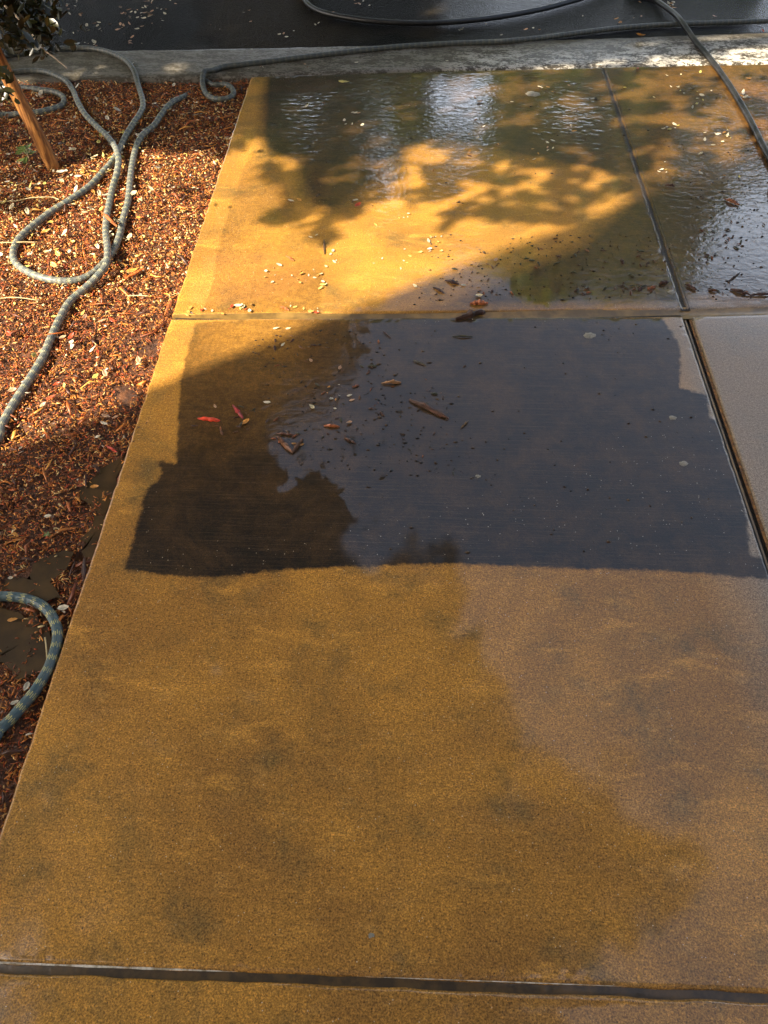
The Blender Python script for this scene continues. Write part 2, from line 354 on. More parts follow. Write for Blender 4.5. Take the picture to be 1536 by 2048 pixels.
# kerb: a flush concrete gutter strip with its own thickness
xs = np.linspace(-6, 6, 601); ts = np.array([-.02, 0, .02, .06, .2, .4, .6, .8, .94, .98, 1., 1.0])
V = []
for k, t_ in enumerate(ts):
    y = kerb_lo(xs) + (kerb_hi(xs) - kerb_lo(xs)) * max(t_, 0) + .006 * (vnoise(xs + 9, xs * 0, 14, 5) - .5)
    z = np.full_like(xs, {0: -.14, 1: -.012, 2: -.003, len(ts) - 2: -.004, len(ts) - 1: -.03}.get(k, .002)) + .002 * (vnoise(xs + 9, y, 20, 6) - .5)
    V.append(np.stack([xs, y, z], -1))
V = np.vstack(V); nx = len(xs); i = np.arange(len(ts) - 1)[:, None] * nx + np.arange(nx - 1)[None]
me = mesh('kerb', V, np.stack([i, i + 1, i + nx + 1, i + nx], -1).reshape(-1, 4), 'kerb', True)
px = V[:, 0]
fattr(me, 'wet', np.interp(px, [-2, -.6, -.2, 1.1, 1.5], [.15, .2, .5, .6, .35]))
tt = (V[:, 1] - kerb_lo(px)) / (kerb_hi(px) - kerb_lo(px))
fattr(me, 'clean_lit', np.clip(np.interp(px, [-2, -.7, -.2, .1, .3, .9, 1.2, 1.8], [.14, .18, .24, .25, .85, 1., 1.25, 1.4]) * np.where(px > .1, np.clip(1.35 - tt * 1.3, .08, 1), 1), 0, 1.2))  # cleanness, with sun painted in at right and shade at left
tag(link('kerb', me), kind='structure')
xs = [-40, 40]; me, _ = grid('far_kerb', [-40, 40], [12.5, 12.7], lambda x, y: x * 0 + .03, 'kerb'); fattr(me, 'clean_lit', [1] * 4); fattr(me, 'wet', [0] * 4)
tag(link('kerb', me), kind='structure')
me, _ = grid('verge', np.linspace(-40, 40, 40), [12.7, 16, 20, 30, 45], lambda x, y: x * 0 + .02, 'lawn'); tag(link('lawn', me), kind='structure')

# ------------------------------------------------------------------ setting: pavement slabs with what lies in and on the concrete, plus shade painted in
D1 = [(392, 645), (600, 637), (1100, 632), (1325, 636), (1340, 660), (1358, 690), (1362, 712), (1361, 775), (1400, 786), (1414, 792), (1420, 835), (1440, 845), (1447, 885), (1462, 930), (1471, 950), (1487, 1000), (1497, 1060), (1499, 1110), (1545, 1118), (1545, 1162),
      (1440, 1150), (1300, 1141), (1150, 1138), (1000, 1132), (900, 1128), (800, 1130), (700, 1135), (560, 1140), (480, 1152), (400, 1156), (320, 1150), (250, 1138), (262, 1090), (276, 1040), (290, 985), (308, 965), (322, 948), (316, 922), (352, 926), (355, 860), (360, 760), (375, 700)]
D2 = [(468, 400), (500, 405), (515, 425), (560, 440), (560, 465), (545, 475), (520, 485), (500, 503), (470, 500), (443, 497), (450, 460), (462, 430)]
D3 = [(405, 632), (440, 606), (475, 590), (480, 565), (500, 562), (520, 575), (580, 590), (625, 605), (640, 632)]
D4 = [(520, 60), (560, 60), (900, 60), (1260, 60), (1290, 260), (1345, 400), (1400, 560), (1410, 628), (1000, 632), (760, 628), (880, 600), (990, 540), (1140, 480), (1230, 400), (1220, 360), (1130, 340), (900, 290), (850, 290), (790, 330), (770, 370), (690, 430), (640, 440), (590, 400), (560, 330), (505, 300), (510, 230)]  # wet dirt on the upper slab, darkened further to paint in shade
D6 = [(512, 290), (560, 335), (600, 440), (650, 520), (640, 632), (400, 632), (428, 560), (432, 510), (448, 450), (470, 390), (486, 340)]
D5 = [(1215, 60), (1560, 60), (1800, 300), (1900, 610), (1330, 615), (1300, 560), (1250, 400), (1190, 230)]  # dirt on the upper right slab, with painted shade added
GD = [(gp(D1), None), (gp(D2), .58), (gp(D3), .45), (gp(D4), .91), (gp(D5), .94), (gp(D6), .36)]  # far slab amounts mix real dirt with shade put into the colour
FILM1 = gp([(330, 640), (1365, 636), (1400, 800), (1200, 900), (1000, 1000), (800, 1060), (600, 1100), (330, 1130), (250, 1140), (330, 900)])
FILM2 = gp([(690, 150), (1540, 130), (1900, 250), (1900, 612), (900, 612), (820, 500), (760, 400), (560, 330), (540, 200)])
RUST = gp([(1440, 160), (1540, 150), (1700, 200), (1700, 420), (1530, 400), (1490, 300), (1460, 220)])
GOLD = gp([(430, 500), (560, 500), (640, 560), (560, 600), (400, 620), (360, 600), (400, 520)])
def slab_fields(V):
    p = V[:, :2]; sdm = np.full(len(p), -.2); st = np.zeros(len(p))
    for poly, s in GD:
        d = sdist(p, poly)
        wl = np.clip((p[:, 0] + .35) / .25, 0, 1)
        sv = np.interp(p[:, 1], [1.05, 1.35, 1.7, 2.0], [.99, .95, .78, .50]) * (1 - wl) + np.interp(p[:, 1], [1.05, 1.4, 2.0], [.99, .98, .95]) * wl if s is None else s
        if s is not None and s in (.91, .94): sv = sv * np.clip(d / .09 + .1, 0, 1)
        st = np.where(d > sdm, sv, st); sdm = np.maximum(sdm, np.clip(d, -.2, .2))
    st = np.where((p[:, 1] > 2.1), np.clip(st * (1 + .42 * np.clip((p[:, 1] - 2.9) / .25, 0, 1)), 0, np.interp(p[:, 0], [-.1, .5], [.97, .93]) - .11 * np.clip((p[:, 0] - .75) / .3, 0, 1) * np.clip((p[:, 1] - 2.7) / .3, 0, 1)), st)  # far end darkened more, painting in the tree shade
    film = np.clip(np.maximum(sdist(p, FILM1) / .15 * .8, sdist(p, FILM2) / .25) + .25, 0, 1)
    film = np.where(p[:, 1] < 1.1, film * .0, film) * 1.0
    film = np.clip(film - .25 * vnoise(p[:, 0] + 9, p[:, 1] + 9, 6, 11) * (film < .9), 0, 1)
    rip = np.interp(p[:, 1], [1.2, 1.6, 2.0, 2.4, 3.2], [0.0, .05, .12, .45, 1.0]) * np.clip(film + .25, 0, 1)
    stir = np.exp(-((p[:, 0] + .33) ** 2 / .03 + (p[:, 1] - 1.66) ** 2 / .035)); rip = np.maximum(rip, .7 * stir)
    rip *= .18 + 1.9 * vnoise(p[:, 0] + 9, p[:, 1] + 9, 3.4, 12) ** 1.7
    rust = np.clip(sdist(p, RUST) / .12, 0, .8)
    rust = np.maximum(rust, np.clip(sdist(p, GOLD) / .1, 0, .35))
    grainy = np.interp(p[:, 1], [0, 1.05, 1.2, 1.6, 2.2, 3], [1, 1, .75, .35, .35, .5])
    flow = np.clip(sdist(p, gp([(540, 420), (760, 330), (1000, 330), (1100, 420), (800, 560), (520, 600)])) / .12 + .4, 0, 1); rip = np.maximum(rip, .30 * flow)
    rip = np.where((p[:, 0] > .8) & (p[:, 1] > 2.1) & (p[:, 1] < 3), np.maximum(rip, .5), rip)
    pale = .8 * np.clip((p[:, 0] - .7) / .15, 0, 1) * np.clip((2.15 - p[:, 1]) / .1, 0, 1) * np.clip((p[:, 1] - .5) / .8 + .25, 0, 1)
    edge = np.clip(1 - (sdist(p, GD[0][0]) / .03 + .5), 0, 1)
    grainy = np.where(p[:, 0] < -.5, np.maximum(grainy, .8 * edge), grainy)
    return dict(dirt_shade_edge=sdm, dirt_shade_amount=st, film=film, ripple=rip, rust=rust, grainy=grainy, flow=flow, pale=pale)
def axis(L, step, r):
    e = np.array([0, .0006, .0016, .003, .005, .0075]); e = e[e < r] ; e = np.append(e, r)
    m = np.linspace(r, L - r, max(2, int(L / step)) + 1)[1:-1]
    return np.concatenate([e, m, (L - e)[::-1]]) / L
def slab(bl, br, tr, tl, step, r=.009, dz=0.):
    bl, br, tr, tl = (np.array(q, float) for q in (bl, br, tr, tl))
    W = np.linalg.norm(br - bl); Hh = np.linalg.norm(tl - bl); u = axis(W, step, r); v = axis(Hh, step, r)
    Ug, Vg = np.meshgrid(u, v); P = (bl * ((1 - Ug) * (1 - Vg))[..., None] + br * (Ug * (1 - Vg))[..., None] + tr * (Ug * Vg)[..., None] + tl * ((1 - Ug) * Vg)[..., None])
    de = np.minimum(np.minimum(Ug, 1 - Ug) * W, np.minimum(Vg, 1 - Vg) * Hh)
    z = np.where(de < r, -(r - np.sqrt(np.clip(r * r - (r - de) ** 2, 0, None))), 0) + dz
    wob = .0035 * np.clip(1 - de / .03, 0, 1)
    P[..., 0] += wob * (vnoise(P[..., 1] + 9, P[..., 0] + 9, 33, 8) - .5); P[..., 1] += wob * (vnoise(P[..., 0] + 9, P[..., 1] + 9, 33, 9) - .5)
    z = z - .004 * np.clip(vnoise(P[..., 0] + 9, P[..., 1] + 9, 70, 10) - .62, 0, 1) * (de < .02)
    V = np.concatenate([P, z[..., None]], -1).reshape(-1, 3); nx, ny = len(u), len(v)
    i = np.arange(ny - 1)[:, None] * nx + np.arange(nx - 1)[None]; Fq = np.stack([i, i + 1, i + nx + 1, i + nx], -1).reshape(-1, 4)
    ring = np.concatenate([np.arange(nx), np.arange(1, ny) * nx + nx - 1, (ny - 1) * nx + np.arange(nx - 2, -1, -1), np.arange(ny - 2, 0, -1) * nx])
    b = len(V); low = V[ring].copy(); low[:, 2] = -.13; V = np.vstack([V, low]); m = len(ring); q = np.arange(m); q2 = (q + 1) % m
    Fq = np.vstack([Fq, np.stack([ring[q], b + q, b + q2, ring[q2]], -1)])
    me = mesh('pavement', V, Fq, 'concrete', True)
    for k, a in slab_fields(V).items(): fattr(me, k, a)
    return tag(link('pavement', me), kind='structure')
g = .008
LX, RX = -.735, .868; RX2 = .893
def midy(x): return np.interp(x, [-.75, -.02, .88, 2.6], [1.955, 1.965, 2.03, 2.17])
mh = .016
slab((LX, .1925), (RX, .1945), (RX, midy(RX) - mh), (LX, midy(LX) - .010), .006)                        # the big lower slab
slab((LX, midy(LX) + .010), (RX + .0105, midy(RX) + mh), (RX + .0105, kerb_lo(RX) - .006), (LX, kerb_lo(LX) - .006), .008)    # upper slab
slab((LX, -1.15), (RX, -1.15), (RX, .1825), (LX, .1800), .012)                                          # slab at the photographer's feet
slab((RX2, .200), (2.6, .21), (2.6, midy(2.6) - mh), (RX2, midy(RX2) - mh), .012)
slab((RX2 - .0095, midy(RX2) + mh), (2.6, midy(2.6) + mh), (2.6, kerb_lo(2.6) - .006), (RX2 - .0095, kerb_lo(RX2) - .006), .012)
slab((RX2, -1.15), (2.6, -1.15), (2.6, .188), (RX2, .178), .02)
slab((2.62, -1.15), (5.9, -1.15), (5.9, kerb_lo(5.9) - .006), (2.62, kerb_lo(2.62) - .006), .05)
def strip(pts, w, z, mat, name='joint', taper=False):
    P = catmull(pts, .03)[:, :2]; T = np.gradient(P, axis=0); T /= np.linalg.norm(T, axis=1)[:, None]; N = np.stack([-T[:, 1], T[:, 0]], 1)
    offs = np.array([-.5, -.3, 0, .3, .5]) * w; tw = (np.sin(np.linspace(0, np.pi, len(P))) ** .5 * (.45 + 1.1 * vnoise(P[:, 0] + 9, P[:, 1], 40, 61)))[:, None] if taper else 1.
    V = np.vstack([np.concatenate([P + N * o_ * tw, np.full((len(P), 1), z + (.0035 * ((abs(o_) / w * 2) ** 2 - .35) if w > .02 else 0))], 1) for o_ in offs])
    n = len(P); i = np.arange(4)[:, None] * n + np.arange(n - 1)[None]
    return tag(link(name, mesh(name, V, np.stack([i, i + n, i + n + 1, i + 1], -1).reshape(-1, 4), mat, True)), kind='structure')
strip([(-.73, 1.955, 0), (-.02, 1.965, 0), (.86, 2.028, 0)], .06, -.0030, 'jointpale')
strip([(-.72, 1.9475, 0), (-.02, 1.9555, 0), (.862, 2.017, 0)], .006, -.0022, 'joint_mud_shadow')  # dark line at the groove's lower edge: crack with its shadow painted in
strip([(.86, 2.028, 0), (1.7, 2.1, 0), (2.62, 2.17, 0)], .06, -.0035, 'jointpale')
strip([(-.73, .185, 0), (0, .186, 0), (.87, .19, 0)], .045, -.0055, 'joint')
strip([(-.80, .1938, 0), (-.55, .1937, 0), (-.36, .1940, 0), (-.255, .1943, 0)], .0034, .0003, 'lip_glint', taper=True)  # pale strip painting the wet glint on the upper lip
strip([(-.055, .1946, 0), (.03, .1948, 0), (.20, .1952, 0), (.40, .1955, 0)], .0016, .0002, 'lip_glint', taper=True)  # thinner painted glint further along the lip
strip([(.89, .19, 0), (2.6, .2, 0)], .045, -.007, 'joint')
strip([(.880, -1.1, 0), (.880, 1, 0), (.880, 2.0, 0)], .045, -.010, 'joint_mud_shadow')
strip([(.8885, -1.1, 0), (.889, 1, 0), (.888, 2.0, 0)], .008, -.0035, 'rust')
strip([(.8725, -1.1, 0), (.8722, 1, 0), (.8728, 2.0, 0)], .005, -.0035, 'jointpale')
strip([(.882, 2.04, 0), (.882, 3, 0), (.882, 3.86, 0)], .03, -.0018, 'joint_mud_shadow')

# ------------------------------------------------------------------ setting: planting bed on the left
xs = np.concatenate([np.linspace(-6, -2.4, 20)[:-1], np.linspace(-2.4, -.72, 110)]); vs = np.concatenate([np.linspace(-1.2, .1, 12)[:-1], np.linspace(.1, 1, 240) * 1])
Xg, Vg = np.meshgrid(xs, np.linspace(0, 1, 300)); Yg = -1.15 + (kerb_lo(Xg) + .012 + 1.15) * Vg
V = np.stack([Xg, Yg, bed_z(Xg, Yg)], -1).reshape(-1, 3); nx = len(xs); i = np.arange(299)[:, None] * nx + np.arange(nx - 1)[None]
me = mesh('soil', V, np.stack([i, i + 1, i + nx + 1, i + nx], -1).reshape(-1, 4), 'soil', True); tag(link('soil', me), kind='structure')
PUD = [[(200, 925), (240, 905), (262, 880), (236, 935), (222, 975), (210, 1005), (175, 985), (180, 950)],
       [(60, 1110), (110, 1095), (125, 1120), (90, 1160), (105, 1190), (60, 1195), (-10, 1190), (-10, 1150), (30, 1150)],
       [(-40, 1210), (40, 1212), (85, 1240), (95, 1280), (85, 1320), (50, 1330), (0, 1320), (-60, 1330)],
       [(205, 1005), (222, 985), (208, 1060), (180, 1105), (150, 1100), (170, 1040)],
       [(285, 640), (318, 650), (305, 700), (280, 700), (268, 668)], [(228, 765), (262, 772), (255, 800), (232, 800)]]
PUDG = [gp(p) for p in PUD]
for poly in PUDG[:4]:
    P = np.array(poly); c = P.mean(0); P = catmull(np.vstack([P, P[:1]]), .02)[:-1, :2]
    P = P + .05 * (np.stack([vnoise(P[:, 0] + 9, P[:, 1], 22, 21), vnoise(P[:, 0] + 9, P[:, 1], 22, 22)], 1) - .5) + .03 * (np.stack([vnoise(P[:, 0] + 9, P[:, 1], 60, 23), vnoise(P[:, 0] + 9, P[:, 1], 60, 24)], 1) - .5)
    P[:, 0] = np.minimum(P[:, 0], -.742); n = len(P)
    V = np.vstack([np.append(c, -.022), np.c_[P, np.full(n, -.022)]]); me = mesh('puddle', V, [(0, 1 + k, 1 + (k + 1) % n) for k in range(n)], 'mud', True)
    tag(link('puddle', me), kind='structure')

# shredded bark that covers the bed: nobody could count it
def chips(n, xr, yr, Lr, Wr, Tr, zoff, pal, pw, tilt=.35, avoid=True, seed=1):
    r = np.random.default_rng(seed)
    x = r.uniform(*xr, n); y = r.uniform(*yr, n)
    ok = (y < kerb_lo(x) - .004) & (y > -.5 + 0 * x)
    L = r.uniform(*Lr, n) * r.choice([.6, 1, 1.5], n, p=[.5, .4, .1]); W = r.uniform(*Wr, n); T = r.uniform(*Tr, n)
    ok &= x + L * .35 < LX + .012
    if avoid:
        p = np.stack([x, y], 1)
        for q in PUDG: ok &= ~((sdist(p, q) > -.004) & (r.random(n) > .02 + .9 * np.clip((vnoise(x + 9, y, 26, 77) - .52) * 4, 0, 1)))
        hump = .01 * vnoise(x + 9, y, 9, 31)
    x, y, L, W, T = x[ok], y[ok], L[ok], W[ok], T[ok]; n = len(x)
    a = r.uniform(0, 2 * np.pi, n); pt = r.normal(0, tilt, n); rl = r.normal(0, .5, n); bend = r.normal(0, .18, n)
    ex = np.stack([np.cos(a) * np.cos(pt), np.sin(a) * np.cos(pt), np.sin(pt)], 1)
    ey = np.stack([-np.sin(a) * np.cos(rl), np.cos(a) * np.cos(rl), np.sin(rl)], 1); ez = np.cross(ex, ey); ez /= np.linalg.norm(ez, axis=1)[:, None]
    c = np.stack([x, y, bed_z(x, y) + zoff * r.random(n) + .3 * L * np.abs(np.sin(pt)) + T], 1)
    V = []
    for sx, taper in ((-.5, r.uniform(.15, .8, n)), (0, np.ones(n)), (.5, r.uniform(.1, .7, n))):
        for sy, sz in ((-.5, -.5), (.5, -.5), (.5, .5), (-.5, .5)):
            V.append(c + ex * (sx * L)[:, None] + ey * (sy * W * taper)[:, None] + ez * (sz * T + (bend * L * (sx == 0)))[:, None])
    V = np.stack(V, 1).reshape(-1, 3); q = []
    for s in (0, 4):
        for k in range(4): q.append((s + k, s + (k + 1) % 4, s + 4 + (k + 1) % 4, s + 4 + k))
    q += [(3, 2, 1, 0), (8, 9, 10, 11)]; q = np.array(q)
    Fq = (np.arange(n)[:, None, None] * 12 + q[None]).reshape(-1, 4)
    pal = np.array(pal); ci = r.choice(len(pal), n, p=np.array(pw) / sum(pw)); col = pal[ci] * r.uniform(.7, 1.3, (n, 1))
    return V, Fq, np.repeat(col, 12, 0)
PAL = [(.33, .082, .011), (.50, .165, .022), (.15, .036, .007), (.66, .29, .05), (.07, .022, .007), (.78, .52, .19), (.48, .075, .012)]
V, Fq, col = chips(150000, (-2.45, -.735), (.15, 3.75), (.006, .016), (.0014, .0038), (.0008, .002), .012, PAL, [22, 22, 16, 14, 13, 6, 7], seed=1)
me = mesh('mulch', V, Fq, 'mulch'); cattr(me, 'col', col); tag(link('mulch', me), kind='stuff', label='wet red brown shredded bark mulch covering the bed left of the pavement')
V, Fq, col = chips(1500, (-2.4, -.735), (.2, 3.75), (.03, .065), (.004, .010), (.0015, .004), .016, PAL[:5], [2, 3, 3, 1, 3], tilt=.15, seed=2)
me = mesh('coarse_mulch', V, Fq, 'mulch'); cattr(me, 'col', col); tag(link('coarse_mulch', me), kind='stuff', label='longer splinters of wet bark lying on top of the shredded mulch')

V1, F1, c1 = chips(3900, (-2.4, -.735), (2.0, 3.5), (.007, .016), (.004, .009), (.0006, .0015), .022, [(.72, .55, .25), (.70, .48, .12), (.62, .30, .08), (.60, .50, .32)], [4, 3, 2, 2], seed=4)
V2, F2, c2 = chips(1500, (-2.4, -.735), (.2, 3.75), (.008, .016), (.004, .008), (.0006, .0015), .020, [(.72, .55, .25), (.62, .30, .08), (.60, .50, .36), (.3, .08, .02)], [2, 3, 2, 3], seed=6)
me = mesh('leaf_flakes', np.vstack([V1, V2]), np.vstack([F1, F2 + len(V1)]), 'mulch'); cattr(me, 'col', np.vstack([c1, c2])); tag(link('leaf_flakes', me), kind='stuff', label='yellow and tan flakes of broken leaves mixed into the top of the mulch')

# ------------------------------------------------------------------ leaves, twigs, bark pieces
def leaf_mesh(name, color, L=1., w=.42, curl=.25, fold=.18, twist=0., seed=0):
    r = np.random.default_rng(seed); n = 9; t = np.linspace(0, 1, n); half = w / 2 * np.sin(np.pi * t ** .85) ** .8; half[0] = .012; half[-1] = .004
    V = []
    for k in range(n):
        z = curl * (t[k] - .5) ** 2 * 1.6; tw = twist * (t[k] - .5)
        for s in (-1, -.5, 0, .5, 1):
            yy = half[k] * s * (1 + .08 * r.normal()); zz = z + fold * abs(s) * half[k] * 1.4
            V.append((t[k] - .5, yy * math.cos(tw) - zz * math.sin(tw), yy * math.sin(tw) + zz * math.cos(tw)))
    V = np.array(V); b = V.copy(); b[:, 2] -= .012; V = np.vstack([V, b]); m = n * 5; Fq = []
    for k in range(n - 1):
        for s in range(4):
            a = k * 5 + s; Fq += [(a, a + 5, a + 6, a + 1), (m + a, m + a + 1, m + a + 6, m + a + 5)]
        for s, d in ((0, 1), (4, -1)):
            a = k * 5 + s; f = (a, m + a, m + a + 5, a + 5); Fq.append(f if d > 0 else f[::-1])
    V[:, 2] -= V[:, 2].min()
    me = mesh(name, V, np.array(Fq), 'litter', True)
    c = np.array(color)[None] * (1 + .12 * np.random.default_rng(seed + 5).normal(size=(len(V), 1))); c[np.abs(V[:, 1]) < .01] *= .75
    cattr(me, 'col', np.clip(c, 0, 1)); return me
PALE, YEL, ORA, RED, PINK, OLIVE = (.66, .58, .42), (.62, .50, .12), (.60, .27, .05), (.48, .06, .015), (.52, .30, .17), (.10, .11, .03)
LM = {}; LEAVES = []
for nm, c in dict(pale=PALE, yellow=YEL, orange=ORA, red=RED, pink=PINK, brown=(.14, .06, .02), cream=(.72, .60, .36)).items():
    LM[nm] = [leaf_mesh('dry_leaf', c, w=.40 + .07 * k, curl=.1 + .16 * k, fold=.08 + .16 * k, twist=.5 * k - .5, seed=k * 7 + len(nm)) for k in range(3)]
def put_leaf(name, kind, x, y, size, ang, label, group=None, z=None, tilt=.12, k=None, cat='leaf'):
    o = bpy.data.objects.new(name, LM[kind][rng.integers(3) if k is None else k]); LEAVES.append((o, group))
    o.scale = (size, size, size)
    zz = float(ground_z(x, y)) + .001 if z is None else z
    ax = rng.normal(0, tilt, 2); o.rotation_euler = (ax[0], ax[1], ang); o.location = (x, y, zz + size * .5 * abs(math.sin(ax[1])) + size * .2 * abs(math.sin(ax[0])))
    return tag(o, label, cat, group)
def bark(name, x0, y0, x1, y1, w, h, color, label, group=None, cat='bark chip', lift=.002, seed=0):
    """a split piece of bark lying between two photo points"""
    a = G(x0, y0, 0); b = G(x1, y1, 0); m = (a + b) / 2; r = np.random.default_rng(seed + int(x0 * 7 + y0))
    L = np.linalg.norm(b - a); n = 9; t = np.linspace(0, 1, n); V = []
    side = r.normal(0, .05 * w / .01, n).cumsum() * .001 * 8
    for k in range(n):
        e = math.sin(math.pi * min(max(t[k], .04), .96)) ** .45; ww = w * e * (1 + .22 * r.normal()); hh = h * e * (1 + .25 * r.normal())
        zz = .05 * L * math.sin(math.pi * t[k]) * r.uniform(0, .6)
        for (p, q) in ((-.5, 0), (-.42, .7), (-.1, 1), (.3, .85), (.5, .1), (0, -.02)):
            V.append(((t[k] - .5) * L + .04 * w * r.normal(), p * ww + side[k] * w * 4, max(q, 0) * hh + zz + .04 * h * r.normal()))
    V = np.array(V); V[:, 2] -= V[:, 2].min(); Fq = []
    for k in range(n - 1):
        for s in range(6): Fq.append((k * 6 + s, k * 6 + (s + 1) % 6, k * 6 + 6 + (s + 1) % 6, k * 6 + 6 + s))
    Fq += [tuple(range(5, -1, -1)), tuple(range((n - 1) * 6, n * 6))]
    me = mesh(name, V, Fq, 'mulch'); cattr(me, 'col', np.array(color)[None] * r.uniform(.55, 1.5, (len(V), 1)))
    o = link(name, me, loc=(m[0], m[1], float(ground_z(m[0], m[1])) + lift)); o.rotation_euler = (0, 0, math.atan2(b[1] - a[1], b[0] - a[0]))
    return tag(o, label, cat, group)
DK, RB, TB, OB = (.055, .022, .012), (.42, .04, .012), (.34, .17, .07), (.36, .10, .025)

# ------------------------------------------------------------------ hoses
def hose(name, pts, r, mat, label, cat='hose', extra=None, step=.012):
    """pts: photo points (x, y[, lift]) on the ground, or world points as ('w', x, y, lift)"""
    P = []
    for q in pts:
        if q[0] == 'w': x, y, lift = q[1], q[2], (q[3] if len(q) > 3 else 0)
        else:
            lift = q[2] if len(q) > 2 else 0; x, y, _ = G(q[0], q[1], r); x, y, _ = G(q[0], q[1], float(ground_z(x, y)) + r * .95 + lift)
        P.append((x, y, float(ground_z(x, y)) + r * .92 + lift))
    P = catmull(P, step); kz = np.ones(9) / 9; z = np.convolve(np.pad(P[:, 2], 4, mode='edge'), kz, 'valid')
    P[:, 2] = np.maximum(z, P[:, 2] - .004)
    return tag(tube(name, P, r, mat, 18), label, cat)
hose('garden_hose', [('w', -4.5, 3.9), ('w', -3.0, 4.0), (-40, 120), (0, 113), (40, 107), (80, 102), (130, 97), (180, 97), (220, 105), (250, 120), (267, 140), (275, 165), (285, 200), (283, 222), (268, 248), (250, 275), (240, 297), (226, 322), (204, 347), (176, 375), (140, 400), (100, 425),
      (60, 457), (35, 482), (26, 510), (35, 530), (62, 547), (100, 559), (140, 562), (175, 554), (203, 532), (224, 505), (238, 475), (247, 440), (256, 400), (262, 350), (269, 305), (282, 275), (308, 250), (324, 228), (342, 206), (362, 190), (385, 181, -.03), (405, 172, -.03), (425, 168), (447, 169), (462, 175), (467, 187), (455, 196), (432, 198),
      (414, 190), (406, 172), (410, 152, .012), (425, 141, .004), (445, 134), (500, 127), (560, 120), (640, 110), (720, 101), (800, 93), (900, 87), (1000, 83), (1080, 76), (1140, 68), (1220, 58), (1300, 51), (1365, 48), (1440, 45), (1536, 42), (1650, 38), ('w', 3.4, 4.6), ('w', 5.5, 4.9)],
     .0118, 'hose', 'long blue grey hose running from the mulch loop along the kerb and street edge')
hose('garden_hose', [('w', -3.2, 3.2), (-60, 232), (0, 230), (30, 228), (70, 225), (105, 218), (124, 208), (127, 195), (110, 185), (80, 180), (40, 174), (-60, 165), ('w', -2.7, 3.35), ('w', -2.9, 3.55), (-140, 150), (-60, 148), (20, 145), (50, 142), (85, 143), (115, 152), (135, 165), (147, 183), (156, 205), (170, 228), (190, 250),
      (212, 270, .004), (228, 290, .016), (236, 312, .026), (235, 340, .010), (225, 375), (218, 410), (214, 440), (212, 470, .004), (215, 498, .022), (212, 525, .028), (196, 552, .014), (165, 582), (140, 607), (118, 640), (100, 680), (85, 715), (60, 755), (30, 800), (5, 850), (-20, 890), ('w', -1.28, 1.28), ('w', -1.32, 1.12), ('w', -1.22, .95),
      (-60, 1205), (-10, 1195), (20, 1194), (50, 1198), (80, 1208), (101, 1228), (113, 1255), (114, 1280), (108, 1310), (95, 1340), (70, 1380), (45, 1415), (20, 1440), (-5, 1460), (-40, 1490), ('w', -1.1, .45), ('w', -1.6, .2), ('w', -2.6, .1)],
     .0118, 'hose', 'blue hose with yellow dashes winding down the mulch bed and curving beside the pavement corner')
hose('pressure_hose', [('w', .5, 6.0), ('w', -.2, 5.9), ('w', -.62, 5.3), (590, -35), (605, -8), (620, 12), (650, 26), (700, 36), (760, 43), (850, 46), (950, 40), (1050, 25), (1130, 6), (1200, -18), ('w', 1.5, 5.4), ('w', 2.1, 5.7), ('w', 2.0, 5.2), (1270, -25), (1310, 0), (1345, 24, .018), (1365, 45, .028), (1385, 75, .008), (1410, 105), (1430, 130),
      (1455, 165), (1480, 205), (1505, 250), (1525, 290), (1550, 335), (1600, 420), ('w', 2.2, 2.4), ('w', 3.2, 1.9), ('w', 5, 1.8)],
     .0128, 'black', 'black pressure washer hose looping on the asphalt and crossing the pavement at right')

# ------------------------------------------------------------------ stake by the young tree
bx, by, _ = G(112, 340, -.02)
stk = thing('tree_stake', 'round orange brown wooden stake leaning left at the edge of the mulch bed', 'stake', (bx, by, -.06))
zz = np.linspace(0, 2.0, 30); P = np.stack([-.165 * zz + .002 * np.sin(zz * 9), .02 * zz, zz], 1)
tube('pole', P, .025 + .0007 * np.sin(zz * 13), 'wood', 20, stk)
tube('tie_strap', [(-.165 * 1.62 + .028 * math.cos(a), .0324 + .028 * math.sin(a), 1.62 + .004 * math.sin(a * 3)) for a in np.linspace(0, 6.2, 24)], .004, 'black', 8, stk)

# ------------------------------------------------------------------ trees: leaves are kept only where the photo's shade and reflections have them
SUNLIT = [[(-300, 420), (60, 410), (100, 395), (140, 345), (165, 285), (235, 262), (262, 285), (330, 290), (400, 300), (440, 330), (455, 290), (475, 262), (520, 262), (545, 300), (560, 330), (552, 380), (575, 440), (640, 475), (680, 470), (700, 425), (760, 400), (820, 395), (812, 330), (825, 285), (860, 262), (950, 262), (985, 262), (965, 300), (1000, 330),
           (1010, 370), (960, 400), (965, 440), (1010, 440), (1040, 395), (1100, 405), (1130, 385), (1180, 350), (1235, 385), (1345, 372), (1230, 330), (1250, 280), (1340, 285), (1352, 330), (1420, 330), (1440, 345), (1340, 420), (1000, 560), (600, 700), (300, 850), (-300, 1100)],
          [(1100, 300), (1180, 300), (1190, 345), (1100, 345)], [(1225, 240), (1330, 225), (1350, 262), (1270, 275)], [(1000, 82), (1330, 75), (1340, 128), (990, 130)], [(1400, 62), (1700, 50), (1700, 135), (1430, 130)], [(1110, 185), (1170, 175), (1150, 240), (1110, 235)],
          [(1300, 150), (1400, 148), (1380, 200), (1320, 200)], [(1480, 130), (1700, 130), (1800, 420), (1560, 420), (1500, 250)], [(660, 300), (700, 290), (710, 330), (665, 350)], [(1340, 190), (1440, 190), (1440, 240), (1350, 235)]]
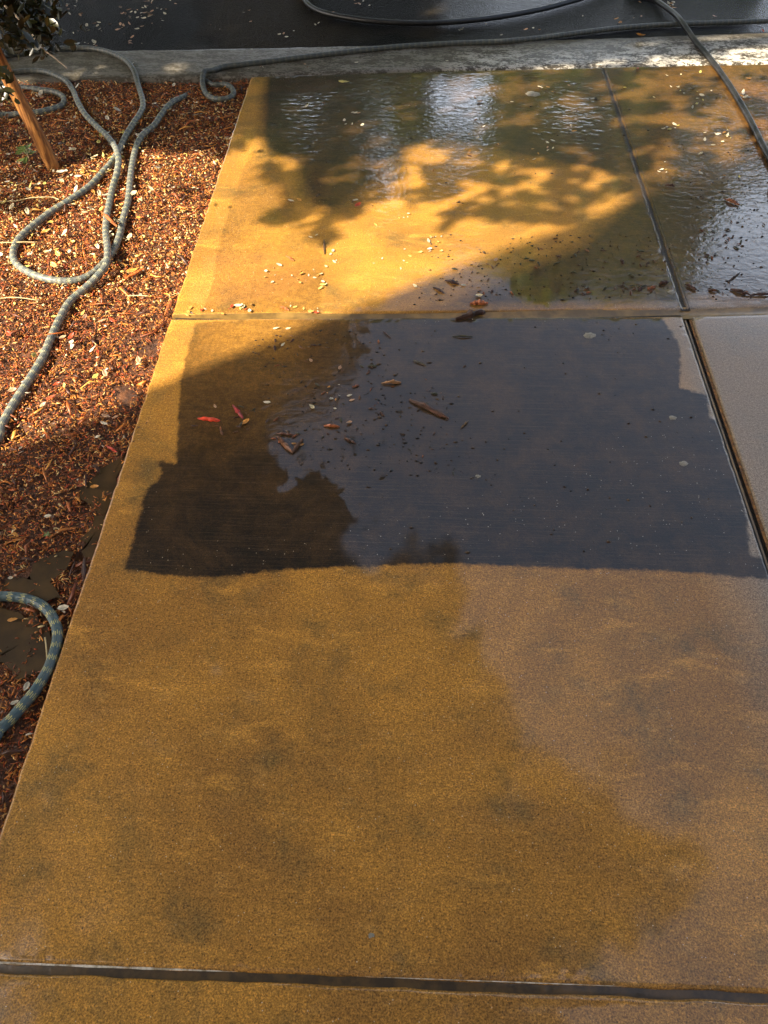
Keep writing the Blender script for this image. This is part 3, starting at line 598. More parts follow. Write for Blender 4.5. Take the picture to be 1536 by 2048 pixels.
SHADE = [[(-600, -60), (640, -60), (700, 100), (640, 180), (520, 240), (440, 262), (330, 262), (250, 240), (150, 250), (110, 330), (40, 390), (-600, 380)], [(560, 170), (820, 150), (880, 250), (760, 330), (740, 400), (660, 455), (600, 440), (570, 330), (540, 250)],
         [(990, 180), (1100, 190), (1090, 290), (1000, 290)], [(1150, 260), (1230, 300), (1220, 350), (1120, 300)]]
SKYREF = [[(722, 640), (720, 690), (655, 790), (600, 835), (530, 882), (552, 935), (565, 1000), (590, 1010), (600, 962), (650, 952), (692, 1008), (712, 1078), (735, 1120), (760, 1115), (800, 1085), (850, 1095), (885, 1068), (912, 1118), (940, 1165), (925, 1230), (915, 1290), (985, 1310), (1010, 1400), (1020, 1470),
           (1095, 1520), (1130, 1560), (1180, 1540), (1255, 1508), (1292, 1552), (1262, 1600), (1250, 1650), (1300, 1700), (1400, 1600), (1385, 1690), (1370, 1760), (1360, 1830), (1200, 1900), (1150, 2060), (2400, 2060), (2400, 640), (1400, 612), (1200, 600), (1120, 600), (1080, 618), (1000, 560), (930, 500), (860, 540)],
          [(820, 145), (1000, 150), (1010, 215), (960, 262), (850, 245)], [(1400, 470), (1480, 370), (1536, 330), (2400, 330), (2400, 640), (1390, 600)], [(720, 240), (790, 240), (800, 420), (730, 330)], [(1290, 280), (1500, 250), (1500, 300), (1350, 320)]]
def keep(P, near_vis=None, seed=0, thin=.55):
    r = np.random.default_rng(seed)
    gs = P[:, :2] + SHD[None] * (K * P[:, 2:3])
    wob = np.stack([vnoise(gs[:, 0] + 9, gs[:, 1] + 9, f_, 50 + i_) - .5 for i_, f_ in ((0, 8), (1, 8), (2, 19), (3, 19))], 1)
    gs = gs + .16 * wob[:, :2] + .09 * wob[:, 2:]; q = PIX(np.c_[gs, np.zeros(len(P))])
    lit = np.zeros(len(P), bool)
    for s in SUNLIT: lit |= inpoly(q, s)
    shd = np.zeros(len(P), bool)
    for s in SHADE: shd |= inpoly(q, s)
    onpic = (q[:, 0] > -300) & (q[:, 0] < 1900) & (q[:, 1] > -60) & (q[:, 1] < 700)
    blot = vnoise(gs[:, 0] + 9, gs[:, 1] + 9, 13, 41) + .5 * vnoise(gs[:, 0] + 9, gs[:, 1] + 9, 30, 42)
    gr = P[:, :2] * (CAM_H / (CAM_H + P[:, 2:3]))
    for i_, (f_, a_) in enumerate(((9, .07), (26, .05), (60, .04))): gr = gr + a_ * (np.stack([vnoise(gr[:, 0] + 9, gr[:, 1] + 9, f_, 60 + i_), vnoise(gr[:, 0] + 9, gr[:, 1] + 9, f_, 70 + i_)], 1) - .5)
    qr = PIX(np.c_[gr, np.zeros(len(P))])
    ref = np.zeros(len(P), bool)
    for s in SKYREF: ref |= inpoly(qr, s)
    lowb = vnoise(gs[:, 0] + 9, gs[:, 1] + 9, 12, 81) * .9 + .6 * vnoise(gs[:, 0] + 9, gs[:, 1] + 9, 27, 82)
    dap = inpoly(q, DAPPLE)
    ok = ~ref | (r.random(len(P)) < np.where(P[:, 1] > 9, .0006, .005))
    ok &= ~(lit & ~shd & ~dap)
    ok &= ~onpic | (blot > np.where(shd, .52, np.maximum(thin, .62) if thin > 0 else thin))
    dl = inpoly(q, [(500, 210), (880, 210), (880, 500), (500, 500)]) & ~dap & shd
    ok &= ~dap | ((P[:, 2] < 3.3) & (lowb > .70))
    ok &= ~dl | ((P[:, 2] < 3.5) & (lowb > .56))
    qv = PIX(P); vis = (qv[:, 0] > -30) & (qv[:, 0] < 1570) & (qv[:, 1] > -30) & (qv[:, 1] < 2080)
    if near_vis is None: ok &= ~vis
    else: ok &= ~vis | inpoly(qv, near_vis)
    return ok
def leaf_cloud(name, P, size, mat, parent, seed=0, spread=1.):
    r = np.random.default_rng(seed); n = len(P)
    a = r.normal(size=(n, 3)); a /= np.linalg.norm(a, axis=1)[:, None]; b = np.cross(a, r.normal(size=(n, 3))); b /= np.linalg.norm(b, axis=1)[:, None]; c = np.cross(a, b)
    s = size * r.uniform(.7, 1.35, n)[:, None]
    V = np.stack([P - a * s * .5, P + b * s * .24 - a * s * .1 + c * s * .05, P + b * s * .2 + a * s * .25 + c * s * .06, P + a * s * .5, P - b * s * .2 + a * s * .25 + c * s * .06, P - b * s * .24 - a * s * .1 + c * s * .05], 1).reshape(-1, 3)
    q = np.array([(0, 1, 2, 3), (0, 3, 4, 5)]); Fq = (np.arange(n)[:, None, None] * 6 + q[None]).reshape(-1, 4)
    me = mesh(name, V, Fq, mat); fattr(me, 'rnd', np.repeat(np.clip(r.beta(1.5, 2, n), 0, 1), 6)); return link(name, me, parent)
def crown_pts(blobs, n, seed, lump=.5):
    r = np.random.default_rng(seed); out = []
    vol = np.array([b[3] * b[4] * b[5] for b in blobs]); cnt = (n * vol / vol.sum()).astype(int)
    for (x, y, z, a, b, c), m in zip(blobs, cnt):
        tw = r.normal(size=(max(m // 14, 3), 3)); tw /= np.linalg.norm(tw, axis=1)[:, None]; tw *= r.random((len(tw), 1)) ** (1 / 2.4)
        p = tw[r.integers(len(tw), size=m)] * [a, b, c] + r.normal(0, .085 * lump * 2, (m, 3)) + [x, y, z]; out.append(p)
    return np.vstack(out)
def limb(a, b, r0, r1, seed, sag=.12):
    r = np.random.default_rng(seed); a = np.array(a, float); b = np.array(b, float); t = np.linspace(0, 1, 14)[:, None]
    w = np.sin(np.pi * t) * r.normal(0, sag, 3); return a + (b - a) * t + w, np.linspace(r0, r1, 14)
def tree(name, loc, h0, blobs, n, size, mat, label, seed, near_vis=None, r0=.12, group=None, thin=.55, leaves=None):
    T = thing(name, label, 'tree', loc, group); L = np.array(loc, float)
    P = crown_pts(blobs, n, seed); P = P[P[:, 2] > .25]; P = P[keep(P, near_vis, seed, thin)]
    if leaves is not None: P = np.vstack([P, leaves])
    leaf_cloud('crown', P - L, size, mat, T, seed)
    top = np.array([np.mean([b[0] for b in blobs]), np.mean([b[1] for b in blobs]), h0]); fork = np.array([loc[0] * .6 + top[0] * .4, loc[1] * .6 + top[1] * .4, h0 * .7])
    p, rr = limb(L, fork, r0, r0 * .75, seed, .04); tube('trunk', p - L, rr, 'bark', 14, T)
    for k, b in enumerate(blobs[:9]):
        p, rr = limb(fork, (b[0], b[1], b[2]), r0 * .55, r0 * .12, seed + k, .15)
        if near_vis is not None:
            qv = PIX(p); bad = (qv[:, 0] > 0) & (qv[:, 0] < 1536) & (qv[:, 1] > 0) & (qv[:, 1] < 2048)
            if bad.any(): continue
        qv = PIX(p)
        if ((qv[:, 0] > 0) & (qv[:, 0] < 1536) & (qv[:, 1] > 0) & (qv[:, 1] < 2048)).any(): continue
        tube('branch', p - L, rr, 'bark', 8, T)
    return T
DAPPLE = [(860, 110), (1800, 110), (1800, 330), (1450, 360), (1300, 420), (960, 470), (880, 420)]
NEARV = [(-200, -60), (135, -60), (128, -20), (112, 30), (118, 75), (95, 108), (60, 95), (30, 110), (18, 80), (-10, 110), (-10, 175), (28, 180), (20, 215), (-60, 240), (-300, 200)]
# hanging sprays of the young oak that show in the photo's corner
r_ = np.random.default_rng(5); NL = []
for (x, y, d, m, s) in ((20, 20, 3.3, 150, 20), (55, 30, 3.2, 150, 20), (88, 60, 3.15, 90, 14), (60, 75, 3.1, 80, 16), (18, 80, 3.2, 60, 16), (100, 20, 3.4, 60, 14), (5, 185, 2.75, 26, 12), (12, 150, 2.8, 18, 10), (150, 92, 3.0, 7, 5), (165, 52, 3.2, 6, 4), (92, 100, 3.1, 26, 8)):
    for _ in range(int(m * .85)):
        g0 = G(x + r_.normal(0, s), y + r_.normal(0, s)); dv = g0 - np.array([0, 0, CAM_H]); dv /= np.hypot(dv[0], dv[1]); NL.append(np.array([0, 0, CAM_H]) + dv * (d + r_.normal(0, .10)))
NL = np.array(NL)
YT = tree('young_oak', (-2.35, 3.35, -.03), 1.5, [(-2.5, 3.2, 2.1, 1.1, 1.1, .9), (-2.3, 3.3, 1.2, .7, .6, .5), (-3.0, 2.7, 2.2, .9, .8, .8), (-2.8, 3.9, 2.3, 1., .9, .9), (-1.9, 2.9, 2.6, .8, .7, .6), (-3.15, 2.0, 1.7, .8, .65, .5)], 13000, .038, 'young', 'young oak with small dark leaves hanging over the top left corner', 11, NEARV, .05, thin=.35, leaves=NL)
BT = tree('large_oak', (-3.6, 1.9, -.03), 3.2, [(-3.2, 2.0, 4.2, 2.0, 2.0, 1.3), (-4.6, 1.6, 4.4, 1.5, 1.8, 1.3), (-1.9, 3.6, 4.8, 1.9, 1.8, 1.4), (-1.4, 4.6, 3.9, 1.4, 1.3, 1.1), (-.7, 2.7, 5.6, 2.0, 1.9, 1.2), (-2.0, 1.0, 5.6, 1.9, 1.6, 1.2), (-3.4, .8, 3.4, 1.2, 1., .9), (-1.6, 5.6, 5.4, 1.8, 1.6, 1.4), (-.4, 1.0, 5.9, 1.6, 1.3, .9), (-2.4, 5.9, 3.5, 1.7, 1.4, 1.2), (-1.0, 6.2, 4.6, 1.3, 1.2, 1.2), (1.5, 1.9, 5.7, 1.3, 1.1, .8), (.9, 1.2, 6.1, 1.3, 1.1, .8), (.4, 4.0, 5.3, .9, .9, .9), (-1.3, .2, 5.6, 1.5, 1.0, .8), (0, -.1, 6.3, 1.4, 1., .7), (-4.8, 2.6, 3.4, 1.6, 1.4, 1.2), (-1.2, 3.2, 6.0, 2.2, 2.2, 1.0), (-3.6, 5.0, 4.0, 2.0, 2.0, 1.6), (-2.6, 7.2, 4.6, 2.0, 1.4, 1.5), (-2.0, 1.6, 2.7, 1.5, .95, .45), (-1.2, 1.5, 2.5, 1.0, .7, .4), (-3.0, .9, 2.8, 1.1, .9, .5), (-2.7, .6, 5.0, 1.1, .9, .8)], 230000, .10, 'oak', 'large oak whose crown reflects as a dark mass in the wet pavement', 12, None, .2, thin=.50)
far = [(-9, 15, 6.5, 3.2), (-4.2, 14.5, 5.6, 3.0), (.2, 15.5, 4.3, 2.4), (5.8, 14.8, 5.2, 2.9), (10.5, 15.5, 6.4, 3.2), (-13.5, 16, 7, 3.4), (15, 16, 6.5, 3.2)]
for k, (x, y, z, s) in enumerate(far):
    lab = ['broad green tree across the street, far left', 'green tree across the street behind the first', 'low green tree across the street, straight ahead', 'yellow green tree across the street, right of centre', 'tall green tree across the street at right', 'tall green tree at the far left end of the row', 'tall green tree at the far right end of the row'][k]
    bl = [(x, y, z, s, s * .8, s * .75), (x - s * .5, y, z - s * .3, s * .6, s * .6, s * .5), (x + s * .5, y - .5, z - s * .2, s * .6, s * .6, s * .6), (x + s * .1, y, z + s * .5, s * .6, s * .6, s * .45), (x, y - .8, z * .42, s * .8, s * .6, z * .34)]
    tree('street_tree', (x, y, .02), z * .7, bl, 15000, .34, 'far', lab, 30 + k, None, .22, 'trees across the street', thin=-1)
tree('street_tree', (3.9, 9.5 + 3.4, .02), 4.6, [(3.6, 13.0, 6.0, 2.2, 1.6, 2.2), (2.6, 13.2, 5.2, 1.4, 1.2, 1.4), (4.6, 12.9, 4.8, 1.6, 1.2, 1.8), (3.6, 12.9, 3.0, 2, 1.2, 1.3)], 14000, .26, 'far', 'nearest yellow green tree at the far kerb of the street', 51, None, .2, 'trees across the street', thin=-1)

tree('street_tree', (-1.2, 18.2, .02), 8, [(-.6, 18, 9.3, 3.4, 2, 2.6), (-4.5, 18, 9.6, 3.2, 2, 2.8), (3.2, 18.4, 8.8, 3.0, 2, 2.6), (-2.5, 18, 6.5, 3.4, 1.6, 2), (2, 18, 6, 3, 1.6, 2)], 34000, .34, 'far', 'tallest tree across the street rising behind the others straight ahead', 53, None, .3, 'trees across the street', thin=-1)
# dead twig hanging from the young oak
def ray(x, y, d):
    g0 = G(x, y); dv = g0 - np.array([0, 0, CAM_H]); dv /= np.hypot(dv[0], dv[1]); return np.array([0, 0, CAM_H]) + dv * d
P = catmull([ray(*q) for q in ((10, 12, 3.2), (28, 28, 3.15), (48, 48, 3.1), (62, 64, 3.08), (72, 82, 3.05), (88, 100, 3.03), (105, 112, 3.0), (122, 126, 2.98), (134, 136, 2.96))], .02)
tube('twig', P - np.array([-2.35, 3.35, -.03]), np.linspace(.0045, .0018, len(P)), 'twig', 7, YT)

# ------------------------------------------------------------------ small growing and lying things on the bed
def weed(x, y, label, n=9, s=.03, seed=0):
    p = G(x, y, -.02); r = np.random.default_rng(seed); V, Fq = [], []
    T = thing('weed', label, 'plant', (p[0], p[1], float(bed_z(p[0], p[1])) + .004))
    pts = []; 
    for k in range(n):
        a = r.uniform(0, 6.28); h = r.uniform(.2, 1.6) * s; pts.append((math.cos(a) * s * r.uniform(.3, 1.), math.sin(a) * s * r.uniform(.3, 1.), h))
        tube('stem', catmull([(0, 0, 0), (pts[-1][0] * .4, pts[-1][1] * .4, h * .7), pts[-1]], .01), .0009, 'straw', 5, T) if k < 4 else None
    for k, q in enumerate(pts):
        o = link('leaf', WL, T, q); o.scale = (s * 1.1,) * 3; o.rotation_euler = (r.normal(0, .3), r.normal(0, .3), math.atan2(q[1], q[0]))
    return T
WL = leaf_mesh('leaf', (.16, .22, .05), w=.5, seed=3)
weed(62, 328, 'small green weed growing beside the foot of the wooden stake', 11, .035, 1)
weed(97, 1072, 'tiny green sprout in the shaded mulch above the puddles', 5, .012, 2)
def stem(pts, label, r=.0016, mat='straw', name='dry_stem'):
    P = [];
    for q in pts:
        p = G(q[0], q[1], -.01); z = float(ground_z(p[0], p[1])) + .018; P.append(G(q[0], q[1], z))
    return tag(tube(name, catmull(P, .01), r, mat, 7), label, 'stem')
stem([(-20, 485), (20, 485), (50, 484), (75, 485)], 'straight pale straw lying across the hose loop', .0022)
stem([(-20, 599), (20, 595), (45, 596), (78, 601)], 'pale bent straw on the sunny mulch at the left edge')
stem([(-20, 403), (30, 402), (60, 396), (100, 394), (118, 399)], 'pale dry stalk lying left of the stake foot', .002)
stem([(255, 592), (275, 591), (297, 592)], 'short pale straw near the pavement edge, right of the hose')
stem([(90, 1275), (93, 1300), (94, 1318)], 'thin pale stalk inside the curve of the lowest hose')

# leaves on the bed
r = np.random.default_rng(77); n = 0
def scatter_bed(count, region, sizes, kinds, label, group, avoid=None):
    poly = gp(region); P = np.array(poly); lo, hi = P.min(0), P.max(0); k = 0
    while k < count:
        p = r.uniform(lo, hi)
        if not inpoly(p[None], poly)[0] or p[0] > -.76 or p[1] > kerb_lo(p[0]) - .02 or any(inpoly(p[None], q)[0] for q in PUDG): continue
        kd = kinds[r.integers(len(kinds))]; s = r.uniform(*sizes)
        put_leaf('fallen_leaf', kd, p[0], p[1], s, r.uniform(0, 6.28), label, group, z=float(bed_z(*p)) + .017, tilt=.3); k += 1
scatter_bed(150, [(-200, 300), (90, 360), (170, 260), (300, 250), (330, 330), (290, 420), (230, 520), (-200, 580)], (.016, .034), ['pale', 'yellow', 'cream', 'cream', 'orange', 'yellow'], 'pale yellow dry leaf on the sunny mulch around the hose loop', 'leaves around the hose loop')
scatter_bed(75, [(-200, 580), (240, 500), (330, 560), (330, 700), (260, 800), (-200, 890)], (.014, .030), ['pale', 'cream', 'orange', 'yellow', 'pink', 'red'], 'small dry leaf on the sunny mulch below the hose loop', 'leaves on the lower sunny mulch')
scatter_bed(90, [(-200, 170), (480, 160), (420, 300), (250, 250), (150, 260), (60, 400), (-200, 420)], (.014, .034), ['pale', 'brown', 'pink', 'brown', 'orange', 'pale'], 'small dry leaf on the shaded mulch below the kerb', 'leaves on the mulch below the kerb')
scatter_bed(60, [(-200, 900), (250, 790), (240, 960), (130, 1180), (60, 1400), (-200, 1500)], (.010, .022), ['pale', 'brown', 'pink', 'brown', 'orange'], 'small dry leaf on the dark shaded mulch', 'leaves on the shaded mulch')
def pl(x, y, kind, size, ang, label, name='fallen_leaf', z=None, tilt=.1, k=None, group=None):
    p = G(x, y); zz = float(ground_z(p[0], p[1])); p = G(x, y, zz)
    if p[0] < -.735 and z is None and p[1] < kerb_lo(p[0]): zz = float(bed_z(p[0], p[1])) + .019; p = G(x, y, zz)
    return put_leaf(name, kind, p[0], p[1], size, ang, label, group, z=zz + .001 if z is None else z, tilt=tilt, k=k)
pl(122, 346, 'pale', .034, .5, 'white oval leaf at the foot of the wooden stake')
pl(133, 343, 'pale', .026, 2., 'smaller white leaf just right of the wooden stake foot')
pl(190, 215 + 760, 'orange', .022, .3, 'orange flake on the shaded mulch near the pavement edge')
pl(212, 833, 'pink', .030, 2.8, 'oval pink brown leaf at the edge of the shadow on the mulch')
pl(208, 847, 'pale', .026, 2.7, 'pale grey leaf just below the oval pink brown leaf')
pl(231, 836, 'pink', .018, 1., 'small pink leaf right of the oval pink brown leaf')
pl(26, 1240, 'orange', .024, .2, 'orange flake in the muddy puddle inside the lowest hose curve')
pl(128, 1217, 'pale', .026, .4, 'pale leaf between the lowest hose curve and the pavement')
pl(30, 1406, 'pale', .018, .6, 'pale leaf under the lower end of the lowest hose')
pl(192, 755, 'yellow', .024, 1.2, 'bright yellow green leaf on the mulch near the shadow edge')
pl(265, 543, 'orange', .040, .5, 'large orange bark flake between the hose and the pavement', name='bark_flake')
bark('bark_chip', 206, 436, 238, 466, .011, .007, OB, 'brown bark splinter lying across two hoses', lift=.045)
bark('bark_chip', 248, 552, 285, 532, .014, .005, (.5, .12, .02), 'broad red orange bark chip on the sunny mulch', lift=.012)
bark('bark_chip', 212, 888, 232, 900, .008, .006, RB, 'bright red bark chip on the shaded mulch', lift=.012)
bark('bark_chip', 232, 958, 240, 938, .007, .004, OB, 'orange splinter standing against the pavement edge beside a puddle', lift=.012)
bark('bark_chip', 165, 1155, 166, 1110, .012, .006, DK, 'dark red bark strip lying along the pavement edge by the puddles', lift=.012)
bark('bark_chip', 330, 625, 342, 600, .012, .005, OB, 'orange bark chip touching the pavement edge above the joint', lift=.010)
bark('bark_chip', 40, 1210, 65, 1216, .009, .004, OB, 'orange bark sliver floating beside the top of the lowest hose curve', lift=.012)

# ------------------------------------------------------------------ things lying on the pavement
bark('bark_strip', 819, 801, 897, 838, .016, .010, (.085, .035, .018), 'long dark splinter of bark lying alone on the wet dark pavement', cat='bark strip')
bark('bark_strip', 912, 640, 970, 624, .022, .020, DK, 'thick black piece of bark lying on the cross joint', cat='bark strip', lift=-.002)
bark('bark_chip', 940, 609, 976, 608, .018, .010, OB, 'red brown curled bark chip just above the cross joint')
bark('bark_chip', 396, 838, 440, 843, .012, .006, (.62, .05, .012), 'bright red bark chip floating at the left of the dark wet pavement')
bark('bark_chip', 466, 812, 486, 838, .010, .008, (.30, .015, .012), 'dark red bark chip pointing down at an orange leaf')
bark('bark_chip', 762, 768, 802, 767, .009, .008, TB, 'tan curled bark chip right of the stirred water')
bark('bark_chip', 556, 876, 586, 908, .012, .008, (.16, .06, .02), 'left arm of the V shaped clump of floating bark')
bark('bark_chip', 584, 908, 606, 880, .010, .008, (.12, .05, .02), 'right arm of the V shaped clump of floating bark')
bark('bark_chip', 553, 868, 592, 872, .007, .006, (.10, .04, .02), 'top bar closing the V shaped clump of floating bark')
bark('bark_chip', 648, 853, 680, 855, .009, .006, OB, 'red brown bark chip right of the V shaped clump')
bark('bark_chip', 688, 876, 712, 888, .008, .005, DK, 'dark ragged bark crumb below right of the red brown chip')
bark('bark_chip', 904, 674, 945, 675, .005, .004, (.06, .05, .02), 'thin straight dark stick below the thick black bark')
bark('bark_chip', 766, 664, 782, 677, .004, .004, DK, 'short dark splinter just below the cross joint')
bark('bark_chip', 826, 722, 852, 732, .005, .004, (.05, .04, .02), 'thin bent dark stick right of the stirred water')
bark('bark_chip', 921, 858, 937, 843, .006, .004, (.14, .08, .03), 'small olive splinter right of the long dark splinter')
bark('bark_chip', 890, 562, 918, 570, .011, .008, DK, 'dark bark lump at the shadow edge above the cross joint')
bark('bark_chip', 866, 575, 888, 588, .009, .006, DK, 'dark bark chip left of a bark lump at the shadow edge')
bark('bark_chip', 572, 513, 588, 523, .008, .005, OB, 'red brown splinter on the golden sunlit concrete')
bark('bark_chip', 648, 480, 649, 510, .005, .004, (.10, .05, .02), 'dark upright splinter on the golden sunlit concrete')
bark('bark_chip', 560, 614, 578, 622, .009, .005, OB, 'orange splinter on the golden concrete near the cross joint')
bark('bark_chip', 1318, 570, 1336, 566, .012, .012, DK, 'dark clump of bark at the lower end of the water filled groove')
bark('bark_chip', 1448, 400, 1478, 412, .012, .010, (.22, .08, .03), 'curled brown bark chip on the wet pavement at right')
bark('bark_chip', 1460, 580, 1500, 592, .010, .008, DK, 'dark bark drift at the right edge above the cross joint')
bark('bark_chip', 1500, 592, 1545, 590, .010, .008, DK, 'dark bark drift touching the right edge of the photo')
bark('bark_chip', 1370, 570, 1392, 582, .012, .009, DK, 'dark bark clump right of the water filled groove')
bark('bark_chip', 1330, 372, 1348, 374, .008, .008, DK, 'small black bark lump at the tip of the sunlit wedge')
bark('bark_chip', 1416, 582, 1434, 584, .008, .007, (.10, .04, .02), 'brown bark chip between two dark drifts at right')
bark('bark_chip', 1455, 565, 1480, 546, .005, .004, DK, 'thin dark stick slanting on the rough wet pavement at right')
pl(716, 413, 'red', .030, .9, 'vivid red leaf on the golden sunlit concrete')
pl(1280, 76, 'orange', .050, .3, 'curled orange leaf on the bright kerb', tilt=.3)
pl(1525, 62, 'red', .034, 1.5, 'red brown leaf on the street edge at the top right', tilt=.3)
pl(1275, 139, 'red', .022, 1.2, 'small red leaf on the pavement just below the kerb')
pl(1400, 146, 'yellow', .022, 1.2, 'small yellow leaf left of the black hose')
pl(1485, 188, 'pale', .036, 1.3, 'larger white leaf touching the black hose', tilt=.3)
pl(1490, 196, 'pale', .030, .5, 'smaller white leaf touching the black hose', tilt=.2)
pl(492, 846, 'orange', .026, 1., 'orange leaf at the end of the dark red bark chip')
pl(588, 872 + 16, 'orange', .014, 0, 'tiny orange leaf inside the V shaped clump')
pl(604, 890, 'orange', .016, .7, 'small orange leaf on the right arm of the V shaped clump')
pl(430, 813, 'pink', .018, 2., 'pink brown leaf floating above the bright red chip')
pl(534, 806, 'pale', .022, 3.0, 'pale leaf floating on the brown water, above the V shaped clump')
pl(624, 815, 'cream', .021, 2.5, 'cream oval leaf at the edge of the brown reflection')
pl(622, 722, 'pink', .017, 2.2, 'pink leaf in the stirred water below the cross joint')
pl(680, 737, 'pink', .018, 1.5, 'pink leaf at the right side of the stirred water')
pl(704, 801, 'pink', .018, .4, 'pink leaf below the tan curled chip')
pl(670, 818, 'pale', .010, 0., 'tiny pale flake left of the tan curled chip')
pl(991, 521, 'pink', .024, 1., 'oval leaf with a pale rim just inside the shadow')
pl(958, 593, 'cream', .024, .2, 'cream leaf above the red brown curled chip')
pl(957, 574, 'pink', .016, .3, 'pink leaf high above the red brown curled chip')
pl(927, 572, 'pale', .018, 0., 'pale leaf next to the dark bark lump at the shadow edge')
pl(830, 573, 'cream', .022, 2.2, 'cream leaf right at the edge of the building shadow')
pl(582, 402, 'pale', .026, 2.8, 'white leaf in the leaf shade at left')
pl(711, 402, 'pale', .022, .4, 'white leaf just left of the vivid red leaf')
pl(598, 402, 'orange', .022, 2.8, 'orange leaf above the white one in the leaf shade')
pl(553, 658, 'cream', .022, .1, 'cream leaf on the muddy sunlit corner below the joint')
pl(577, 658, 'cream', .018, .2, 'cream leaf on the shadow edge below the joint')
pl(566, 690, 'pale', .018, .9, 'pale leaf just inside the shadow below the joint')
pl(960, 205, 'pink', .036, .7, 'brown curled leaf in the reflected patch of sky', tilt=.4)
pl(688, 165, 'yellow', .050, .1, 'yellow green leaf on the pavement just below the kerb', tilt=.05)
pl(614, 216, 'pale', .028, .2, 'pale crumpled leaf in the dark upper left of the pavement', tilt=.5)
# drifted leaves and chips, small and alike
def scatter(name, count, region, sizes, kinds, label, group, seed, asbark=False, wid=.005):
    r = np.random.default_rng(seed); poly = gp(region); P = np.array(poly); lo, hi = P.min(0), P.max(0); k = 0
    last = None
    while k < count:
        p = r.uniform(lo, hi) if last is None or r.random() < .45 else last + r.normal(0, .035, 2)
        if not inpoly(p[None], poly)[0]: continue
        last = p; s = r.uniform(*sizes) * r.choice([.55, .8, 1, 1.35], p=[.3, .3, .3, .1])
        if asbark:
            q = PIX(np.array([[p[0], p[1], 0], [p[0] + s * math.cos(k * 2.4), p[1] + s * math.sin(k * 2.4), 0]]))
            bark(name, q[0][0], q[0][1], q[1][0], q[1][1], s * r.uniform(.18, .4), s * r.uniform(.1, .25), [DK, (.12, .045, .015), (.24, .07, .018), (.05, .045, .02)][r.integers(4)], label, group, seed=k)
        else: put_leaf(name, kinds[r.integers(len(kinds))], p[0], p[1], s, r.uniform(0, 6.28), label, group, tilt=.2)
        k += 1
scatter('fallen_leaf', 34, [(560, 470), (680, 470), (690, 560), (640, 600), (560, 615), (520, 560)], (.012, .022), ['pale', 'cream', 'yellow', 'pale', 'orange'], 'small pale leaf stranded on the golden concrete above the joint', 'pale leaves stranded on the golden concrete', 1)
scatter('fallen_leaf', 26, [(345, 632), (420, 600), (560, 610), (640, 610), (640, 632)], (.010, .022), ['pale', 'cream', 'yellow', 'orange', 'red'], 'small leaf gathered along the sunlit left end of the cross joint', 'leaves along the left end of the cross joint', 2)
scatter('fallen_leaf', 22, [(720, 440), (870, 420), (900, 520), (740, 560)], (.012, .020), ['pale', 'cream', 'yellow'], 'small cream leaf on the middle of the golden sunlit wedge', 'cream leaves on the sunlit wedge', 3)
scatter('fallen_leaf', 46, [(560, 200), (1150, 160), (1200, 330), (800, 360), (560, 330)], (.012, .024), ['pale', 'pink', 'pale', 'orange', 'brown'], 'small leaf on the dappled wet pavement below the kerb', 'leaves on the dappled pavement', 4)
scatter('fallen_leaf', 46, [(1200, 150), (1420, 150), (1500, 360), (1300, 350)], (.012, .028), ['pale', 'pale', 'cream', 'orange', 'yellow'], 'small pale leaf on the dappled pavement left of the black hose', 'leaves left of the black hose', 5)
scatter('fallen_leaf', 40, [(1450, 140), (1650, 140), (1800, 330), (1530, 330)], (.014, .034), ['pale', 'orange', 'yellow', 'pink', 'red'], 'dry leaf on the orange muddy ground right of the black hose', 'leaves right of the black hose', 6)
scatter('bark_chip', 60, [(990, 470), (1340, 480), (1345, 580), (1180, 590), (860, 600), (800, 590)], (.008, .026), None, 'small dark chip stranded in the shade above the cross joint', 'dark chips stranded above the cross joint', 7, True)
scatter('bark_chip', 50, [(1380, 380), (1536, 340), (1750, 420), (1750, 600), (1380, 590)], (.008, .026), None, 'small dark chip on the rough wet pavement at right', 'dark chips on the rough pavement at right', 8, True)
scatter('bark_chip', 26, [(1060, 562), (1150, 575), (1330, 565), (1540, 590), (1700, 600), (1540, 602), (1330, 582), (1150, 590)], (.014, .034), None, 'dark chip in the line of drift just above the cross joint', 'line of drift above the cross joint', 9, True)
scatter('bark_chip', 60, [(480, 700), (640, 650), (740, 700), (780, 800), (740, 880), (600, 910), (500, 850)], (.006, .022), None, 'small wet chip floating in the stirred brown water', 'chips floating in the stirred water', 10, True)
scatter('bark_chip', 46, [(700, 660), (860, 680), (960, 760), (960, 860), (1000, 950), (760, 940), (740, 800)], (.005, .015), None, 'tiny dark chip on the sky reflecting part of the pavement', 'tiny chips on the dark wet pavement', 11, True)
scatter('bark_chip', 22, [(300, 830), (500, 800), (510, 860), (440, 868), (300, 850)], (.006, .020), None, 'small red brown chip in the drift around the bright red bark', 'drift around the bright red chip', 12, True)
scatter('fallen_leaf', 10, [(480, 690), (640, 650), (720, 700), (700, 860), (520, 850)], (.008, .014), ['pink', 'pale', 'orange'], 'tiny pink leaf floating in the stirred brown water', 'tiny leaves in the stirred water', 13)
scatter('fallen_leaf', 120, [(60, -20), (340, -20), (330, 60), (250, 108), (120, 92), (80, 60)], (.014, .030), ['pale', 'pale', 'pink', 'brown'], 'small pale leaf on the black asphalt at the upper left', 'leaves on the asphalt at the upper left', 14)
scatter('fallen_leaf', 30, [(340, -20), (860, -20), (880, 80), (540, 104), (340, 108)], (.012, .026), ['pale', 'pink', 'pale'], 'lone pale leaf on the asphalt between the hoses', 'leaves on the asphalt between the hoses', 15)
scatter('fallen_leaf', 40, [(860, -20), (1536, -20), (1536, 40), (1300, 50), (900, 80)], (.012, .032), ['pale', 'cream', 'pink', 'orange'], 'small leaf on the glistening asphalt at the upper right', 'leaves on the asphalt at the upper right', 16)
